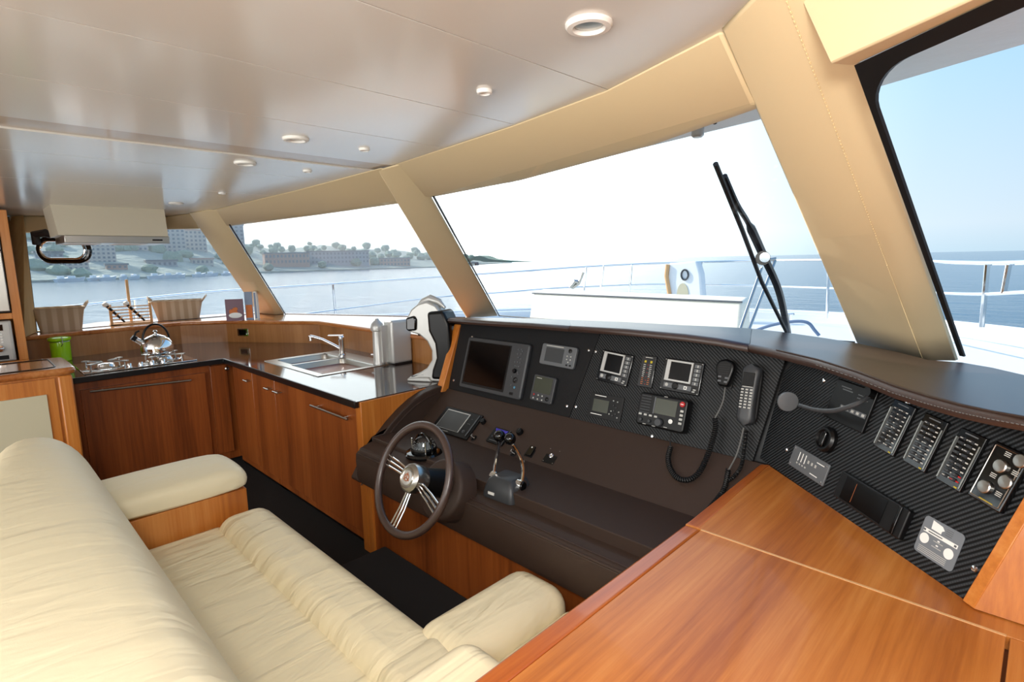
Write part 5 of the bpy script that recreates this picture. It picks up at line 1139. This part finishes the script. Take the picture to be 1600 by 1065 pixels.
# trees and buildings on the shore
def blob_tree(px, py, d, R, lab, i):
    t = thing('shore_tree', lab, 'tree', D(px, py, d), group='trees on the far shore'); g = random.Random(i)
    m = MB(); rows = []
    for k in range(1, 6):
        a = -PI/2+PI*k/6; rr = R*math.cos(a)*(.85+.3*g.random()); rows.append([(rr*math.cos(b)*(.85+.3*g.random()), rr*math.sin(b)*(.85+.3*g.random()), R*.8*math.sin(a)+R*.2*g.random()) for b in [2*PI*j/9 for j in range(9)]])
    m.loft(rows); m.build('crown', 'leaf', t, ang=20); MB().cyl((0, 0, -R*1.6), (0, 0, -R*.4), R*.1, n=6).build('trunk', 'trunkgrey', t)
treelab = 'rounded hazy green tree on the far hillside beyond the port windows'
k = 0
for i in range(62):
    px = 395+i*5.6+random.uniform(-2, 2)
    if px > 745: break
    s_ = Z(px, shoreline(px), SEA); d = math.hypot(s_.x, s_.y); dep = min(120, d*.5); f = random.uniform(.0, 1)
    yy = crest(px)*(1-f)+(shoreline(px)-9)*f; blob_tree(px, yy+1, d+dep*(1-f)*.95+2, d*.0075*random.uniform(.8, 1.5), treelab, i)
for i in range(45):
    px = random.uniform(40, 390); s_ = Z(px, shoreline(px), SEA); d = math.hypot(s_.x, s_.y); f = random.uniform(.05, 1); dep = min(120, d*.5)
    blob_tree(px, crest(px)*(1-f)+(shoreline(px)-6)*f, d+dep*(1-f)+1, d*.013*random.uniform(.7, 1.4), treelab, 100+i)
blds = [(372, 352, 388, 18, .5, 'bld3', 'tall slab block on the skyline at the left edge of the second window'), (262, 345, 395, 44, .55, 'bld', 'pale tower block near the right of the side window'), (305, 360, 398, 30, .6, 'bld', 'pale block beside the first pillar on the hillside'),
        (205, 352, 392, 36, .6, 'bld', 'wide pale block right of the hood on the hillside'), (160, 380, 412, 30, .3, 'bld', 'low pale house on the hillside right of the portlight'), (120, 410, 428, 26, .15, 'bld', 'low white building near the water below the portlight'), (185, 414, 432, 22, .12, 'bld2', 'small reddish building by the water left of the rack post'),
        (255, 408, 425, 34, .2, 'bld3', 'grey waterfront building below the tower block'), (318, 405, 421, 26, .2, 'bld', 'small white waterfront building beside the first pillar'), (450, 396, 413, 60, .15, 'bld2', 'long terracotta building on the shore in the second window'),
        (530, 393, 412, 88, .15, 'bld3', 'long colonnaded grey building on the shore in the second window'), (610, 404, 416, 60, .1, 'bld2', 'low terracotta building at the right of the second window'), (80, 395, 418, 26, .2, 'bld3', 'grey house behind the portlight')]
for px, y0, y1, wpx, f, mm, lab in blds:
    s_ = Z(px, shoreline(px), SEA); d = math.hypot(s_.x, s_.y)*(1+f*.4)+2; c0 = D(px, y1, d); c1 = D(px, y0, d); hgt_ = c1.z-c0.z; ww = wpx*d/850*1.0
    yaw_ = math.atan2(c0.y, c0.x)-PI/2
    t = thing('shore_building', lab, 'building', T3(c0) @ Matrix.Rotation(yaw_+.15, 4, 'Z'))
    MB().bx(-ww/2, ww/2, 0, ww*.4, -8, hgt_).build('wall', mm, t); MB().bx(-ww/2-.3, ww/2+.3, -.3, ww*.4+.3, hgt_, hgt_+.5).build('roof', 'bld2' if mm == 'bld' else 'trunkgrey', t)
    nx_ = max(2, int(wpx/5)); nz_ = max(1, int((y1-y0)/6))
    for i in range(nx_):
        for j in range(nz_): MB().bx(-ww/2+(i+.25)*ww/nx_, -ww/2+(i+.75)*ww/nx_, -.12, .05, (j+.3)*hgt_/nz_, (j+.8)*hgt_/nz_).build('window', 'pane', t)
# pier
pr = thing('long_pier', 'long low grey pier on piles in front of the far shore', 'pier', (0, 0, 0))
A, B = Z(330, 429, SEA), Z(745, 415.5, SEA)
aA, aB = D(395, 423.0, 330), D(745, 411.5, 400)
m = MB(); dd = (aB-aA).normalized(); nn = Vector((-dd.y, dd.x, 0)); m.loft([[aA+nn*2, aA-nn*2, aA-nn*2+Vector((0, 0, 1)), aA+nn*2+Vector((0, 0, 1))], [aB+nn*2, aB-nn*2, aB-nn*2+Vector((0, 0, 1)), aB+nn*2+Vector((0, 0, 1))]]); m.build('deck', 'trunkgrey', pr)
for k in range(14):
    p = aA.lerp(aB, k/13); MB().bx(p.x-.9, p.x+.9, p.y-1.2, p.y+1.2, SEA, p.z+.2).build('pile', 'trunkgrey', pr)
# moored boats
for k in range(12):
    px = 95+k*24+random.uniform(-6, 6); py = shoreline(min(px, 330))-1.5-random.random()*2; s_ = Z(px, shoreline(px)+1, SEA)
    t = thing('moored_boat', 'tiny white moored boat along the far shore in the side window', 'boat', T3((s_.x, s_.y, SEA+.1)) @ Matrix.Rotation(random.random()*3, 4, 'Z'), group='moored boats along the shore')
    m = MB(); m.loft([[(-2, -.5, .7), (-2, .5, .7), (-1.8, .3, -.1), (-1.8, -.3, -.1)], [(1, -.7, .8), (1, .7, .8), (1, .4, -.1), (1, -.4, -.1)], [(2.4, -.05, 1.1), (2.4, .05, 1.1), (2.0, .05, 0), (2.0, -.05, 0)]]); m.build('hull', 'gel', t); MB().bx(-.9, .5, -.4, .4, .7, 1.3).build('cabin', 'gel', t, .1)
# headland in the middle window
hl = MB(); rows = []
for i, px in enumerate(range(735, 841, 7)):
    d = 900; top = [404, 400, 399, 401, 404, 405, 406, 406.5, 407, 407.5, 408, 408, 408.5, 408.5, 409, 409][i % 16]
    b0_ = D(px, 409.6, d); t0_ = D(px, min(top, 409), d); rows.append([b0_-Vector((0, 0, 2)), t0_, t0_+Vector((-20, 40, 0)), b0_+Vector((-20, 40, -2))])
struct('headland', hl.loft(rows), 'leaf')
